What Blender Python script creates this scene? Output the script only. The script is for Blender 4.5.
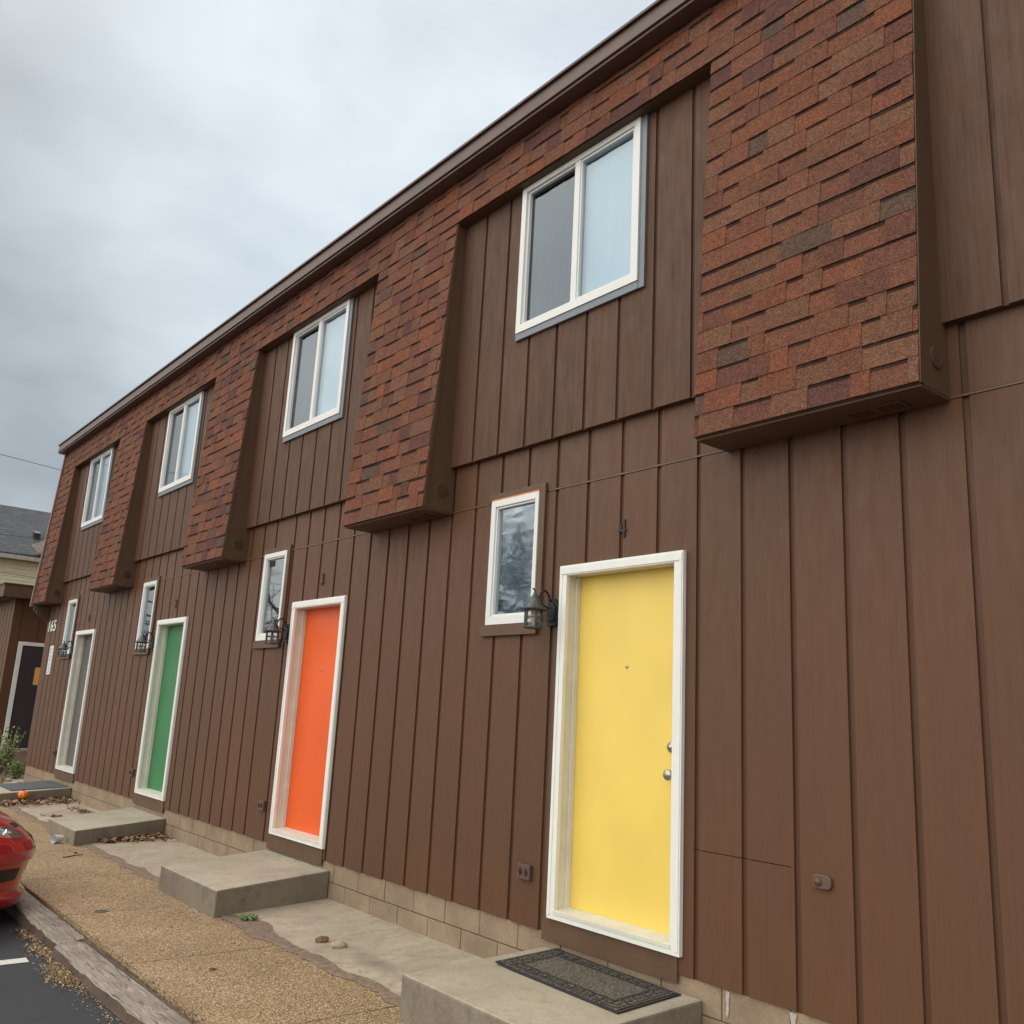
import bpy, bmesh, math, random
from mathutils import Vector, Matrix, noise as mnoise
R = math.radians
random.seed(7)
for o in list(bpy.data.objects): bpy.data.objects.remove(o)
scene = bpy.context.scene
col = scene.collection

# ------------------------------------------------------------------ camera
YAW, PITCH, ROLL, FPX = 0.8911893, 0.2199820, 0.0528928, 910.59
CY, SY, CP, SP = math.cos(YAW), math.sin(YAW), math.cos(PITCH), math.sin(PITCH)
F = Vector((-SY*CP, CY*CP, SP)); R0 = Vector((CY, SY, 0)); U0 = R0.cross(F)
RX = math.cos(ROLL)*R0 + math.sin(ROLL)*U0
UX = -math.sin(ROLL)*R0 + math.cos(ROLL)*U0
CAM = Vector((0, -4.0205, 1.1825))
cd = bpy.data.cameras.new('camera'); cam = bpy.data.objects.new('camera', cd); col.objects.link(cam)
cam.matrix_world = Matrix(((RX.x, UX.x, -F.x, CAM.x), (RX.y, UX.y, -F.y, CAM.y), (RX.z, UX.z, -F.z, CAM.z), (0, 0, 0, 1)))
cd.sensor_width = 36; cd.lens = FPX*36/1024; cd.clip_start = 0.05; cd.clip_end = 2000
scene.camera = cam
scene.render.resolution_x = 1024; scene.render.resolution_y = 1024

# ------------------------------------------------------------------ sky and sun (overcast)
w = bpy.data.worlds.new("World"); scene.world = w; w.use_nodes = True
nt = w.node_tree; nt.nodes.clear()
def N(t, **k):
    n = nt.nodes.new(t)
    for a, b in k.items(): setattr(n, a, b)
    return n
SUN_EL, SUN_AZ = R(52), Vector((-0.80, 0.10))      # towards the sun
sky = N('ShaderNodeTexSky', sky_type='NISHITA', sun_disc=False)
sky.sun_elevation = SUN_EL; sky.sun_rotation = math.atan2(SUN_AZ.x, SUN_AZ.y)
tc = N('ShaderNodeTexCoord'); sep = N('ShaderNodeSeparateXYZ')
nt.links.new(tc.outputs['Generated'], sep.inputs[0])
# flatten the direction onto a cloud layer
zmax = N('ShaderNodeMath', operation='MAXIMUM'); zmax.inputs[1].default_value = 0.0
nt.links.new(sep.outputs[2], zmax.inputs[0])
zadd = N('ShaderNodeMath', operation='ADD'); zadd.inputs[1].default_value = 0.32
nt.links.new(zmax.outputs[0], zadd.inputs[0])
comb = N('ShaderNodeCombineXYZ')
for i, ax in enumerate((0, 1)):
    d = N('ShaderNodeMath', operation='DIVIDE'); nt.links.new(sep.outputs[ax], d.inputs[0]); nt.links.new(zadd.outputs[0], d.inputs[1])
    nt.links.new(d.outputs[0], comb.inputs[i])
n1 = N('ShaderNodeTexNoise'); n1.inputs['Scale'].default_value = 3.4; n1.inputs['Detail'].default_value = 6; n1.inputs['Roughness'].default_value = .5
n1.inputs['Distortion'].default_value = .25
mp = N('ShaderNodeMapping'); mp.inputs['Location'].default_value = (5.6, 2.2, 0); mp.inputs['Scale'].default_value = (1.0, 0.8, 1)
nt.links.new(comb.outputs[0], mp.inputs[0]); nt.links.new(mp.outputs[0], n1.inputs['Vector'])
r1 = N('ShaderNodeValToRGB')
r1.color_ramp.elements[0].position = .30; r1.color_ramp.elements[0].color = (2.75, 3.1, 3.4, 1)
r1.color_ramp.elements[1].position = .56; r1.color_ramp.elements[1].color = (3.6, 3.98, 4.25, 1)
nt.links.new(n1.outputs['Fac'], r1.inputs[0])
# brighter veil where the sun stands behind the cloud
dot = N('ShaderNodeVectorMath', operation='DOT_PRODUCT')
dot.inputs[1].default_value = Vector((-0.765, 0.477, 0.60)).normalized()
nrm = N('ShaderNodeVectorMath', operation='NORMALIZE'); nt.links.new(tc.outputs['Generated'], nrm.inputs[0])
nt.links.new(nrm.outputs[0], dot.inputs[0])
mr = N('ShaderNodeMapRange', interpolation_type='SMOOTHSTEP'); mr.inputs[1].default_value = .88; mr.inputs[2].default_value = 1.0
mr.inputs[3].default_value = .86; mr.inputs[4].default_value = 1.62
nt.links.new(dot.outputs['Value'], mr.inputs[0])
# added fill: unseen sky over the car park, boosted and warmed for the wall
dot2 = N('ShaderNodeVectorMath', operation='DOT_PRODUCT'); dot2.inputs[1].default_value = Vector((-0.1, -0.85, 0.5)).normalized()
nt.links.new(nrm.outputs[0], dot2.inputs[0])
mr2 = N('ShaderNodeMapRange', interpolation_type='SMOOTHSTEP'); mr2.inputs[1].default_value = .26; mr2.inputs[2].default_value = .85
mr2.inputs[3].default_value = 1.0; mr2.inputs[4].default_value = 5.7
nt.links.new(dot2.outputs['Value'], mr2.inputs[0])
mm = N('ShaderNodeMath', operation='MULTIPLY'); nt.links.new(mr.outputs[0], mm.inputs[0]); nt.links.new(mr2.outputs[0], mm.inputs[1])
warm = N('ShaderNodeMixRGB', blend_type='MULTIPLY'); warm.inputs[2].default_value = (1.0, .89, .76, 1)
wf = N('ShaderNodeMapRange'); wf.inputs[1].default_value = .22; wf.inputs[2].default_value = .5; nt.links.new(dot2.outputs['Value'], wf.inputs[0]); nt.links.new(wf.outputs[0], warm.inputs[0])
nt.links.new(r1.outputs[0], warm.inputs[1])
mul = N('ShaderNodeVectorMath', operation='SCALE'); nt.links.new(warm.outputs[0], mul.inputs[0]); nt.links.new(mm.outputs[0], mul.inputs['Scale'])
mx = N('ShaderNodeMixRGB'); mx.inputs[0].default_value = .93
nt.links.new(sky.outputs[0], mx.inputs[1]); nt.links.new(mul.outputs[0], mx.inputs[2])
bg = N('ShaderNodeBackground'); bg.inputs[1].default_value = 0.10
nt.links.new(mx.outputs[0], bg.inputs[0])
wo = N('ShaderNodeOutputWorld'); nt.links.new(bg.outputs[0], wo.inputs[0])
sl = bpy.data.lights.new('sun', 'SUN'); sl.energy = 0.7; sl.angle = R(18); sl.color = (1, .97, .93)
so = bpy.data.objects.new('sun', sl); col.objects.link(so)
sd = Vector((SUN_AZ.x, SUN_AZ.y, 0)).normalized()*math.cos(SUN_EL) + Vector((0, 0, math.sin(SUN_EL)))
so.rotation_euler = sd.to_track_quat('Z', 'Y').to_euler()
scene.view_settings.view_transform = 'Standard'; scene.view_settings.look = 'None'
scene.view_settings.gamma = 1; scene.view_settings.use_curve_mapping = False
scene.view_settings.exposure = 0.50

# ------------------------------------------------------------------ mesh helper
ORG = {}
def tag(o, label=None, cat=None, group=None, kind=None):
    if label: o['label'] = label
    if cat: o['category'] = cat
    if group: o['group'] = group
    if kind: o['kind'] = kind
    return o
def empty(name, loc, label, cat, group=None):
    o = bpy.data.objects.new(name, None); o.empty_display_size = .1; o.location = loc; col.objects.link(o)
    ORG[o.name] = Vector(loc)
    return tag(o, label, cat, group)
class MB:
    def __init__(s): s.v = []; s.f = []; s.m = []; s.c = []; s.cur = 0; s.cc = None
    def add(s, vs, fs):
        b = len(s.v); s.v += [tuple(p) for p in vs]
        for f in fs:
            s.f.append([b+i for i in f]); s.m.append(s.cur); s.c.append(s.cc)
    def box(s, x0, x1, y0, y1, z0, z1):
        s.add([(x0,y0,z0),(x1,y0,z0),(x1,y1,z0),(x0,y1,z0),(x0,y0,z1),(x1,y0,z1),(x1,y1,z1),(x0,y1,z1)],
              [(0,3,2,1),(4,5,6,7),(0,1,5,4),(1,2,6,5),(2,3,7,6),(3,0,4,7)])
    def hexa(s, b, t):
        s.add(list(b)+list(t), [(0,3,2,1),(4,5,6,7),(0,1,5,4),(1,2,6,5),(2,3,7,6),(3,0,4,7)])
    def prism_x(s, pts, x0, x1):     # pts (y,z) polygon, extruded along x
        n = len(pts)
        s.add([(x0,y,z) for y,z in pts]+[(x1,y,z) for y,z in pts],
              [list(range(n)), list(range(2*n-1, n-1, -1))]+[(i, i+n, (i+1)%n+n, (i+1)%n) for i in range(n)])
    def prism_y(s, pts, y0, y1):
        n = len(pts)
        s.add([(x,y0,z) for x,z in pts]+[(x,y1,z) for x,z in pts],
              [list(range(n)), list(range(2*n-1, n-1, -1))]+[(i, i+n, (i+1)%n+n, (i+1)%n) for i in range(n)])
    def tube(s, pts, rads, n=8, cap=True):
        pts = [Vector(p) for p in pts]
        if not isinstance(rads, (list, tuple)): rads = [rads]*len(pts)
        rings = []; up = None
        for i, p in enumerate(pts):
            t = (pts[min(i+1, len(pts)-1)] - pts[max(i-1, 0)]).normalized()
            if up is None: up = t.orthogonal().normalized()
            up = (up - t*up.dot(t)); up = up.normalized() if up.length > 1e-6 else t.orthogonal().normalized()
            sd_ = t.cross(up)
            rings.append([p + (up*math.cos(2*math.pi*k/n) + sd_*math.sin(2*math.pi*k/n))*rads[i] for k in range(n)])
        vs = [q for r_ in rings for q in r_]; fs = []
        for i in range(len(rings)-1):
            for k in range(n): fs.append((i*n+k, i*n+(k+1)%n, (i+1)*n+(k+1)%n, (i+1)*n+k))
        if cap: fs += [list(range(n))[::-1], [len(vs)-n+k for k in range(n)]]
        s.add(vs, fs)
    def lathe(s, c, prof, axis='z', n=20, cap=True):   # prof (r, h)
        vs = []; fs = []
        for r_, h in prof:
            for k in range(n):
                a = 2*math.pi*k/n; p = (r_*math.cos(a), r_*math.sin(a), h)
                if axis == 'y': p = (p[0], p[2], p[1])
                if axis == 'x': p = (p[2], p[0], p[1])
                vs.append((c[0]+p[0], c[1]+p[1], c[2]+p[2]))
        for i in range(len(prof)-1):
            for k in range(n): fs.append((i*n+k, i*n+(k+1)%n, (i+1)*n+(k+1)%n, (i+1)*n+k))
        if cap: fs += [list(range(n))[::-1], [len(vs)-n+k for k in range(n)]]
        s.add(vs, fs)
    def build(s, name, mats, parent=None, origin=None, bevel=0, smooth=False, recalc=True):
        me = bpy.data.meshes.new(name)
        og = ORG.get(parent.name, Vector((0,0,0))) if parent else Vector(origin or (0,0,0))
        me.from_pydata([tuple(Vector(p)-og) for p in s.v], [], s.f)
        if not isinstance(mats, (list, tuple)): mats = [mats]
        for m in mats: me.materials.append(m)
        me.polygons.foreach_set('material_index', s.m)
        if any(c is not None for c in s.c):
            ca = me.color_attributes.new('tint', 'FLOAT_COLOR', 'CORNER')
            for p, c in zip(me.polygons, s.c):
                for li in p.loop_indices: ca.data[li].color = (*(c or (1,1,1)), 1)
        me.update()
        if recalc:
            bm = bmesh.new(); bm.from_mesh(me); bmesh.ops.recalc_face_normals(bm, faces=bm.faces); bm.to_mesh(me); bm.free()
        if smooth:
            for p in me.polygons: p.use_smooth = True
        o = bpy.data.objects.new(name, me); col.objects.link(o)
        if bevel:
            b = o.modifiers.new('bevel', 'BEVEL'); b.width = bevel; b.segments = 2; b.limit_method = 'ANGLE'; b.angle_limit = R(40)
        ORG[o.name] = og
        if parent: o.parent = parent
        else: o.location = og
        return o

# ------------------------------------------------------------------ materials
def new_mat(name):
    m = bpy.data.materials.new(name); m.use_nodes = True
    t = m.node_tree; b = t.nodes['Principled BSDF']
    return m, t, b
def mapped(t, scale, coord='Object', loc=(0,0,0)):
    c = t.nodes.new('ShaderNodeTexCoord'); mp = t.nodes.new('ShaderNodeMapping')
    mp.inputs['Scale'].default_value = scale; mp.inputs['Location'].default_value = loc
    t.links.new(c.outputs[coord], mp.inputs[0]); return mp.outputs[0]
def noise(t, vec, scale=1, detail=4, rough=.5, dist=0):
    n = t.nodes.new('ShaderNodeTexNoise'); n.inputs['Scale'].default_value = scale; n.inputs['Detail'].default_value = detail
    n.inputs['Roughness'].default_value = rough; n.inputs['Distortion'].default_value = dist
    t.links.new(vec, n.inputs['Vector']); return n.outputs['Fac']
def ramp(t, fac, stops, interp='LINEAR'):
    r_ = t.nodes.new('ShaderNodeValToRGB'); cr = r_.color_ramp; cr.interpolation = interp
    while len(cr.elements) < len(stops): cr.elements.new(.5)
    for e, (p, c) in zip(cr.elements, stops):
        e.position = p; e.color = (*c, 1) if len(c) == 3 else c
    t.links.new(fac, r_.inputs[0]); return r_.outputs[0]
def mixc(t, fac, a, b, mode='MIX'):
    m = t.nodes.new('ShaderNodeMixRGB'); m.blend_type = mode
    for s_, v in zip(m.inputs, (fac, a, b)):
        if isinstance(v, (int, float)): s_.default_value = v
        elif isinstance(v, tuple): s_.default_value = (*v, 1)
        else: t.links.new(v, s_)
    return m.outputs[0]
def bump(t, b, h, strength=.3, dist=.01, chain=None):
    n = t.nodes.new('ShaderNodeBump'); n.inputs['Strength'].default_value = strength; n.inputs['Distance'].default_value = dist
    t.links.new(h, n.inputs['Height'])
    if chain is not None: t.links.new(chain, n.inputs['Normal'])
    t.links.new(n.outputs[0], b.inputs['Normal']); return n.outputs[0]
def tint(t):
    a = t.nodes.new('ShaderNodeVertexColor'); a.layer_name = 'tint'; return a.outputs[0]
def simple(name, c, rough=.6, var=.15, nscale=8, bumpst=.1, bscale=60, metallic=0, spec=.5, stretch=(1,1,1), coat=0):
    m, t, b = new_mat(name)
    v = mapped(t, stretch)
    f = noise(t, v, nscale, 5, .6)
    lo = tuple(x*(1-var) for x in c); hi = tuple(min(1, x*(1+var)) for x in c)
    t.links.new(ramp(t, f, [(.3, lo), (.7, hi)]), b.inputs['Base Color'])
    if bumpst: bump(t, b, noise(t, v, bscale, 4, .6), bumpst, .005)
    b.inputs['Roughness'].default_value = rough; b.inputs['Metallic'].default_value = metallic
    b.inputs['Specular IOR Level'].default_value = spec; b.inputs['Coat Weight'].default_value = coat
    return m
def siding(name, c1, c2, dark, weather=.3, rough=.62):
    m, t, b = new_mat(name)
    g = noise(t, mapped(t, (46, 46, 1.3)), 1.6, 6, .62, .4)          # vertical grain
    g2 = noise(t, mapped(t, (9, 9, 240)), 1, 3, .5)                   # fine cross saw marks
    big = noise(t, mapped(t, (.9, .9, .55)), 1, 3, .5)
    sc = noise(t, mapped(t, (14, 14, 3)), 1.2, 6, .7)
    base = ramp(t, big, [(.35, c1), (.65, c2)])
    base = mixc(t, 1, base, ramp(t, g, [(.25, (1-weather,)*3), (.55, (1,1,1)), (.8, (1+weather*.35,)*3)]), 'MULTIPLY')
    base = mixc(t, ramp(t, sc, [(.60, (0,0,0)), (.78, (weather*1.2,)*3)]), base, dark)
    spots = t.nodes.new('ShaderNodeTexVoronoi'); spots.inputs['Scale'].default_value = 4.2
    t.links.new(mapped(t, (1.6, 1.6, 1)), spots.inputs['Vector'])
    base = mixc(t, ramp(t, spots.outputs['Distance'], [(.012, (.75,)*3), (.022, (0,0,0))]), base, dark)
    base = mixc(t, 1, base, tint(t), 'MULTIPLY')
    t.links.new(base, b.inputs['Base Color'])
    c_ = bump(t, b, g, .30, .006)
    bump(t, b, g2, .12, .003, c_)
    t.links.new(ramp(t, sc, [(.3, (rough-.12,)*3), (.7, (rough+.15,)*3)]), b.inputs['Roughness'])
    b.inputs['Specular IOR Level'].default_value = .32
    return m
M = {}
M['siding'] = siding('brown_siding', (.124,.054,.029), (.108,.052,.028), (.055,.032,.020), .15, .52)
M['siding_up'] = siding('weathered_siding', (.114,.052,.031), (.098,.048,.029), (.042,.028,.022), .34)
M['trim'] = simple('brown_trim', (.108,.058,.032), .6, .12, 4, .15, 50)
M['panel'] = simple('brown_panel', (.098,.050,.027), .6, .12, 3, .2, 40, stretch=(1,1,.4))
M['groove'] = simple('groove_brown', (.085,.052,.034), .7, .15, 5, .1)
M['fascia'] = simple('fascia_paint', (.105,.060,.050), .5, .2, 5, .1, 30)
M['rake'] = simple('rake_paint', (.20,.115,.10), .5, .2, 5, .1, 30)
M['white'] = simple('white_paint', (.78,.775,.75), .45, .05, 5, .12, 30, stretch=(4,4,1))
M['vinyl'] = simple('white_vinyl', (.74,.74,.73), .35, .03, 3, 0)
M['cream'] = simple('aged_white_jamb', (.66,.64,.56), .5, .08, 7, .15, 30)
M['bluegrey'] = simple('grey_metal_trim', (.16,.175,.195), .4, .08, 5, 0, metallic=.2)
M['black'] = simple('black_metal', (.028,.029,.033), .45, .3, 25, .3, 90, metallic=.5)
M['agedmetal'] = simple('aged_dark_metal', (.085,.088,.092), .42, .45, 30, .3, 90, metallic=.55)
M['steel'] = simple('satin_nickel', (.42,.40,.36), .28, .1, 9, 0, metallic=.9)
M['dark'] = simple('dark_void', (.012,.011,.011), .8, .2, 9, 0)
def door_mat(name, c):
    m, t, b = new_mat(name)
    f = noise(t, mapped(t, (1, 1, .8)), 1.7, 4, .5)
    sc = noise(t, mapped(t, (6, 6, 9)), 5, 6, .7)
    base = ramp(t, f, [(.3, tuple(x*.93 for x in c)), (.7, tuple(min(1, x*1.05) for x in c))])
    base = mixc(t, ramp(t, sc, [(.66, (0,0,0)), (.80, (.45,)*3)]), base, tuple(x*.62 for x in c))
    t.links.new(base, b.inputs['Base Color']); b.inputs['Roughness'].default_value = .42
    bump(t, b, noise(t, mapped(t, (1,1,1)), 120, 3, .5), .08, .002)
    return m
DOORC = {4: ('yellow', (.85,.62,.135)), 3: ('orange', (.78,.108,.014)), 2: ('green', (.038,.190,.072)), 1: ('grey', (.105,.098,.094))}
for k, (n, c) in DOORC.items(): M['door%d'%k] = door_mat(n+'_door_paint', c)
# shingles
m, t, b = new_mat('asphalt_shingles'); M['shingle'] = m
gr = t.nodes.new('ShaderNodeTexVoronoi'); gr.inputs['Scale'].default_value = 260; t.links.new(mapped(t, (1,1,1)), gr.inputs['Vector'])
sepc = t.nodes.new('ShaderNodeSeparateColor'); t.links.new(gr.outputs['Color'], sepc.inputs[0])
gcol = ramp(t, sepc.outputs[0], [(0, (.50,.50,.50)), (.4, (.85,.82,.8)), (.75, (1.15,1.1,1.05)), (1, (1.9,1.7,1.45))])
big = noise(t, mapped(t, (1,1,1)), 30, 5, .7)
base = mixc(t, 1, tint(t), gcol, 'MULTIPLY')
base = mixc(t, 1, base, ramp(t, big, [(.3, (.75,)*3), (.7, (1.2,)*3)]), 'MULTIPLY')
t.links.new(base, b.inputs['Base Color']); b.inputs['Roughness'].default_value = .9; b.inputs['Specular IOR Level'].default_value = .25
bump(t, b, gr.outputs['Distance'], .5, .003)
# concrete
def concrete(name, c, stain, s2=.45, sc=1.0):
    m, t, b = new_mat(name)
    v = mapped(t, (1,1,1))
    a = noise(t, v, 2.2*sc, 6, .6); f = noise(t, v, 90, 4, .7); mid = noise(t, v, 9, 6, .65)
    base = ramp(t, a, [(.32, tuple(x*.78 for x in c)), (.66, tuple(x*1.1 for x in c))])
    base = mixc(t, ramp(t, mid, [(.48, (0,0,0)), (.75, (s2,)*3)]), base, stain)
    base = mixc(t, 1, base, ramp(t, f, [(.3, (.84,)*3), (.7, (1.14,)*3)]), 'MULTIPLY')
    t.links.new(base, b.inputs['Base Color']); b.inputs['Roughness'].default_value = .85; b.inputs['Specular IOR Level'].default_value = .3
    c_ = bump(t, b, mid, .25, .008); bump(t, b, f, .35, .004, c_)
    return m
M['slab'] = concrete('concrete_apron', (.43,.36,.28), (.24,.185,.14), .75)
_m = M['slab']; _t = _m.node_tree; _b = _t.nodes['Principled BSDF']; _src = _b.inputs['Base Color'].links[0].from_socket
_d = _t.nodes.new('ShaderNodeVectorMath'); _d.operation = 'LENGTH'
_t.links.new(mapped(_t, (1.9, 4.2, 1), loc=(-2.63*1.9, .12*4.2, 0)), _d.inputs[0])
_a = _t.nodes.new('ShaderNodeMath'); _a.operation = 'MULTIPLY_ADD'; _a.inputs[1].default_value = .9
_t.links.new(noise(_t, mapped(_t, (1,1,1)), 5, 5, .6), _a.inputs[0]); _t.links.new(_d.outputs['Value'], _a.inputs[2])
_t.links.new(mixc(_t, ramp(_t, _a.outputs[0], [(.45, (.75,)*3), (1.0, (0,0,0))]), _src, (.13,.115,.10)), _b.inputs['Base Color'])
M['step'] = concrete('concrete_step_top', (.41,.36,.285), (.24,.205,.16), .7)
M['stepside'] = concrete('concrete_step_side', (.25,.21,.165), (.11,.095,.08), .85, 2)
M['cmu'] = concrete('painted_block', (.30,.222,.155), (.21,.15,.105), .45, 1.5)
M['soil'] = concrete('soil', (.16,.12,.085), (.08,.055,.04), .6)
# exposed aggregate
m, t, b = new_mat('exposed_aggregate'); M['agg'] = m
v = mapped(t, (1,1,1))
vo = t.nodes.new('ShaderNodeTexVoronoi'); vo.inputs['Scale'].default_value = 100; t.links.new(v, vo.inputs['Vector'])
sc_ = t.nodes.new('ShaderNodeSeparateColor'); t.links.new(vo.outputs['Color'], sc_.inputs[0])
st = ramp(t, sc_.outputs[0], [(0, (.13,.08,.05)), (.2, (.32,.20,.105)), (.45, (.46,.31,.165)), (.7, (.54,.39,.22)), (.88, (.34,.27,.20)), (1, (.76,.66,.48))])
st = mixc(t, ramp(t, vo.outputs['Distance'], [(.42, (0,0,0)), (.66, (.75,)*3)]), st, (.17,.115,.07))
bn = noise(t, v, 1.3, 5, .6)
st = mixc(t, 1, st, ramp(t, bn, [(.3, (.80,.78,.76)), (.7, (1.08,1.05,1.02))]), 'MULTIPLY')
# dirt that has gathered along the apron side
sy = t.nodes.new('ShaderNodeSeparateXYZ'); t.links.new(mapped(t, (1,1,1)), sy.inputs[0])
wob = t.nodes.new('ShaderNodeMath'); wob.operation = 'MULTIPLY_ADD'; wob.inputs[1].default_value = .30
t.links.new(noise(t, v, 2.6, 6, .65), wob.inputs[0]); t.links.new(sy.outputs[1], wob.inputs[2])
st = mixc(t, ramp(t, wob.outputs[0], [(0, (0,0,0)), (1, (1,1,1))]), st, st)
t.links.new(st, b.inputs['Base Color']); b.inputs['Roughness'].default_value = .8; b.inputs['Specular IOR Level'].default_value = .3
bump(t, b, vo.outputs['Distance'], .7, .006).node.invert = True
# asphalt
m, t, b = new_mat('sealed_asphalt'); M['asphalt'] = m
v = mapped(t, (1,1,1)); f = noise(t, v, 160, 4, .75); a = noise(t, v, 1.2, 6, .6)
base = ramp(t, a, [(.3, (.017,.019,.024)), (.7, (.031,.032,.039))])
base = mixc(t, 1, base, ramp(t, f, [(.35, (.65,)*3), (.65, (1.5,)*3)]), 'MULTIPLY')
t.links.new(base, b.inputs['Base Color']); b.inputs['Roughness'].default_value = .8; bump(t, b, f, .5, .005)
# weathered timber
m, t, b = new_mat('weathered_timber'); M['timber'] = m  # silvered sleeper wood
g = noise(t, mapped(t, (3.5, 55, 55)), 1.3, 8, .75, .8); c_ = noise(t, mapped(t, (1.7, 24, 24)), 1.7, 5, .65, 1.6); bl = noise(t, mapped(t, (1,1,1)), 3, 5, .6)
base = ramp(t, g, [(.25, (.10,.08,.068)), (.45, (.30,.255,.215)), (.70, (.50,.44,.375))])
base = mixc(t, ramp(t, c_, [(.36, (.95,)*3), (.43, (0,0,0))]), base, (.035,.024,.020))
base = mixc(t, ramp(t, bl, [(.40, (0,0,0)), (.72, (.6,)*3)]), base, (.145,.095,.075))
t.links.new(base, b.inputs['Base Color']); b.inputs['Roughness'].default_value = .9
q = bump(t, b, g, .6, .008); bump(t, b, c_, .8, .015, q)
M['timberside'] = concrete('dark_timber_side', (.15,.105,.085), (.06,.042,.034), .9, 2)  # outer side faces, a darker brown than the beam tops
M['stripe'] = simple('road_paint', (.62,.61,.56), .7, .15, 25, .2)
M['rubber'] = simple('black_rubber', (.022,.022,.024), .8, .3, 30, .2)
m, t, b = new_mat('mat_pile'); M['pile'] = m
v = mapped(t, (1,1,1)); vo = t.nodes.new('ShaderNodeTexVoronoi'); vo.inputs['Scale'].default_value = 170; t.links.new(v, vo.inputs['Vector'])
sc_ = t.nodes.new('ShaderNodeSeparateColor'); t.links.new(vo.outputs['Color'], sc_.inputs[0])
t.links.new(ramp(t, sc_.outputs[0], [(0, (.030,.026,.022)), (.6, (.105,.09,.075)), (1, (.24,.21,.17))]), b.inputs['Base Color'])
b.inputs['Roughness'].default_value = .95; bump(t, b, vo.outputs['Distance'], .8, .006)
M['greymat'] = simple('grey_mat', (.085,.09,.10), .9, .15, 30, .5, 120)
m, t, b = new_mat('dry_leaves'); M['leaf'] = m
t.links.new(tint(t), b.inputs['Base Color']); b.inputs['Roughness'].default_value = .8
m, t, b = new_mat('green_leaf'); M['green'] = m
t.links.new(tint(t), b.inputs['Base Color']); b.inputs['Roughness'].default_value = .6
M['bark'] = simple('bark', (.075,.058,.045), .9, .3, 9, .6, 30, stretch=(3,3,1))
M['orange'] = simple('orange_skin', (.85,.20,.03), .4, .1, 6, 0)
M['paper'] = simple('white_paper', (.72,.73,.74), .6, .04, 6, 0)
M['stone_brown'] = simple('brown_stone', (.17,.09,.065), .8, .25, 20, .4)
M['stone_tan'] = simple('tan_stone', (.42,.33,.22), .8, .25, 20, .4)
M['red'] = simple('red_car_paint', (.42,.010,.018), .28, .04, 3, 0, coat=1.0)
M['carblack'] = simple('black_plastic', (.012,.012,.014), .4, .2, 9, 0)
M['tyre'] = simple('tyre_rubber', (.02,.02,.02), .85, .2, 20, .2)
M['alloy'] = simple('alloy', (.5,.5,.52), .3, .05, 9, 0, metallic=.9)
M['chrome'] = simple('reflector', (.75,.76,.78), .15, .05, 9, 0, metallic=1)
M['wire'] = simple('wire_black', (.10,.10,.11), .7, .1, 9, 0)
M['yellowside'] = simple('pale_yellow_siding', (.78,.70,.45), .6, .06, 3, .1)
M['peel'] = simple('peeling_white_board', (.48,.42,.38), .7, .35, 14, .3)
M['notice'] = simple('orange_notice_paper', (.80,.40,.09), .7, .05, 9, 0)
M['darkdoor'] = simple('dark_brown_door', (.040,.030,.036), .5, .15, 4, 0)
M['lettergrey'] = simple('grey_lettering', (.30,.32,.33), .7, .1, 9, 0)
m, t, b = new_mat('grey_roof_shingles'); M['greyroof'] = m
br = t.nodes.new('ShaderNodeTexBrick'); br.inputs['Scale'].default_value = 1; br.inputs['Brick Width'].default_value = .3; br.inputs['Row Height'].default_value = .14
br.inputs['Mortar Size'].default_value = .008
br.inputs['Color1'].default_value = (.085,.09,.10,1); br.inputs['Color2'].default_value = (.055,.06,.068,1); br.inputs['Mortar'].default_value = (.03,.03,.035,1)
sx = t.nodes.new('ShaderNodeSeparateXYZ'); t.links.new(mapped(t, (1,1,1)), sx.inputs[0])
cx = t.nodes.new('ShaderNodeCombineXYZ'); t.links.new(sx.outputs[1], cx.inputs[0]); t.links.new(sx.outputs[2], cx.inputs[1])
t.links.new(cx.outputs[0], br.inputs['Vector']); t.links.new(br.outputs['Color'], b.inputs['Base Color']); b.inputs['Roughness'].default_value = .9
def glass(name, refl=1.0, tr=(.9,.93,.95), ior=1.5, wave=0.0, rough=.0):
    m, t, b = new_mat(name); t.nodes.remove(b)
    out = t.nodes['Material Output']
    g = t.nodes.new('ShaderNodeBsdfGlossy'); g.inputs['Roughness'].default_value = rough; g.inputs['Color'].default_value = (refl*.90, refl*.96, refl, 1)
    tr_ = t.nodes.new('ShaderNodeBsdfTransparent'); tr_.inputs[0].default_value = (*tr, 1)
    fr = t.nodes.new('ShaderNodeFresnel'); ge = t.nodes.new('ShaderNodeNewGeometry'); mi = t.nodes.new('ShaderNodeMapRange')
    mi.inputs[3].default_value = ior; mi.inputs[4].default_value = 1/ior
    t.links.new(ge.outputs['Backfacing'], mi.inputs[0]); t.links.new(mi.outputs[0], fr.inputs[0])
    mx_ = t.nodes.new('ShaderNodeMixShader')
    t.links.new(fr.outputs[0], mx_.inputs[0]); t.links.new(tr_.outputs[0], mx_.inputs[1]); t.links.new(g.outputs[0], mx_.inputs[2])
    if wave:
        bp = t.nodes.new('ShaderNodeBump'); bp.inputs['Strength'].default_value = wave; bp.inputs['Distance'].default_value = .02
        t.links.new(noise(t, mapped(t, (1.2, 1.2, 3.5)), 2.2, 2, .4, .6), bp.inputs['Height']); t.links.new(bp.outputs[0], g.inputs['Normal'])
    t.links.new(mx_.outputs[0], out.inputs[0]); return m
M['glass'] = glass('window_glass', ior=2.0, tr=(.80,.87,.92))
M['glass_small'] = glass('small_window_glass', ior=2.3, tr=(.8,.83,.85), rough=.02)
M['glass_wavy'] = glass('rippled_glass', ior=2.6, tr=(.8,.86,.92), wave=.10, rough=.055)
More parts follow.
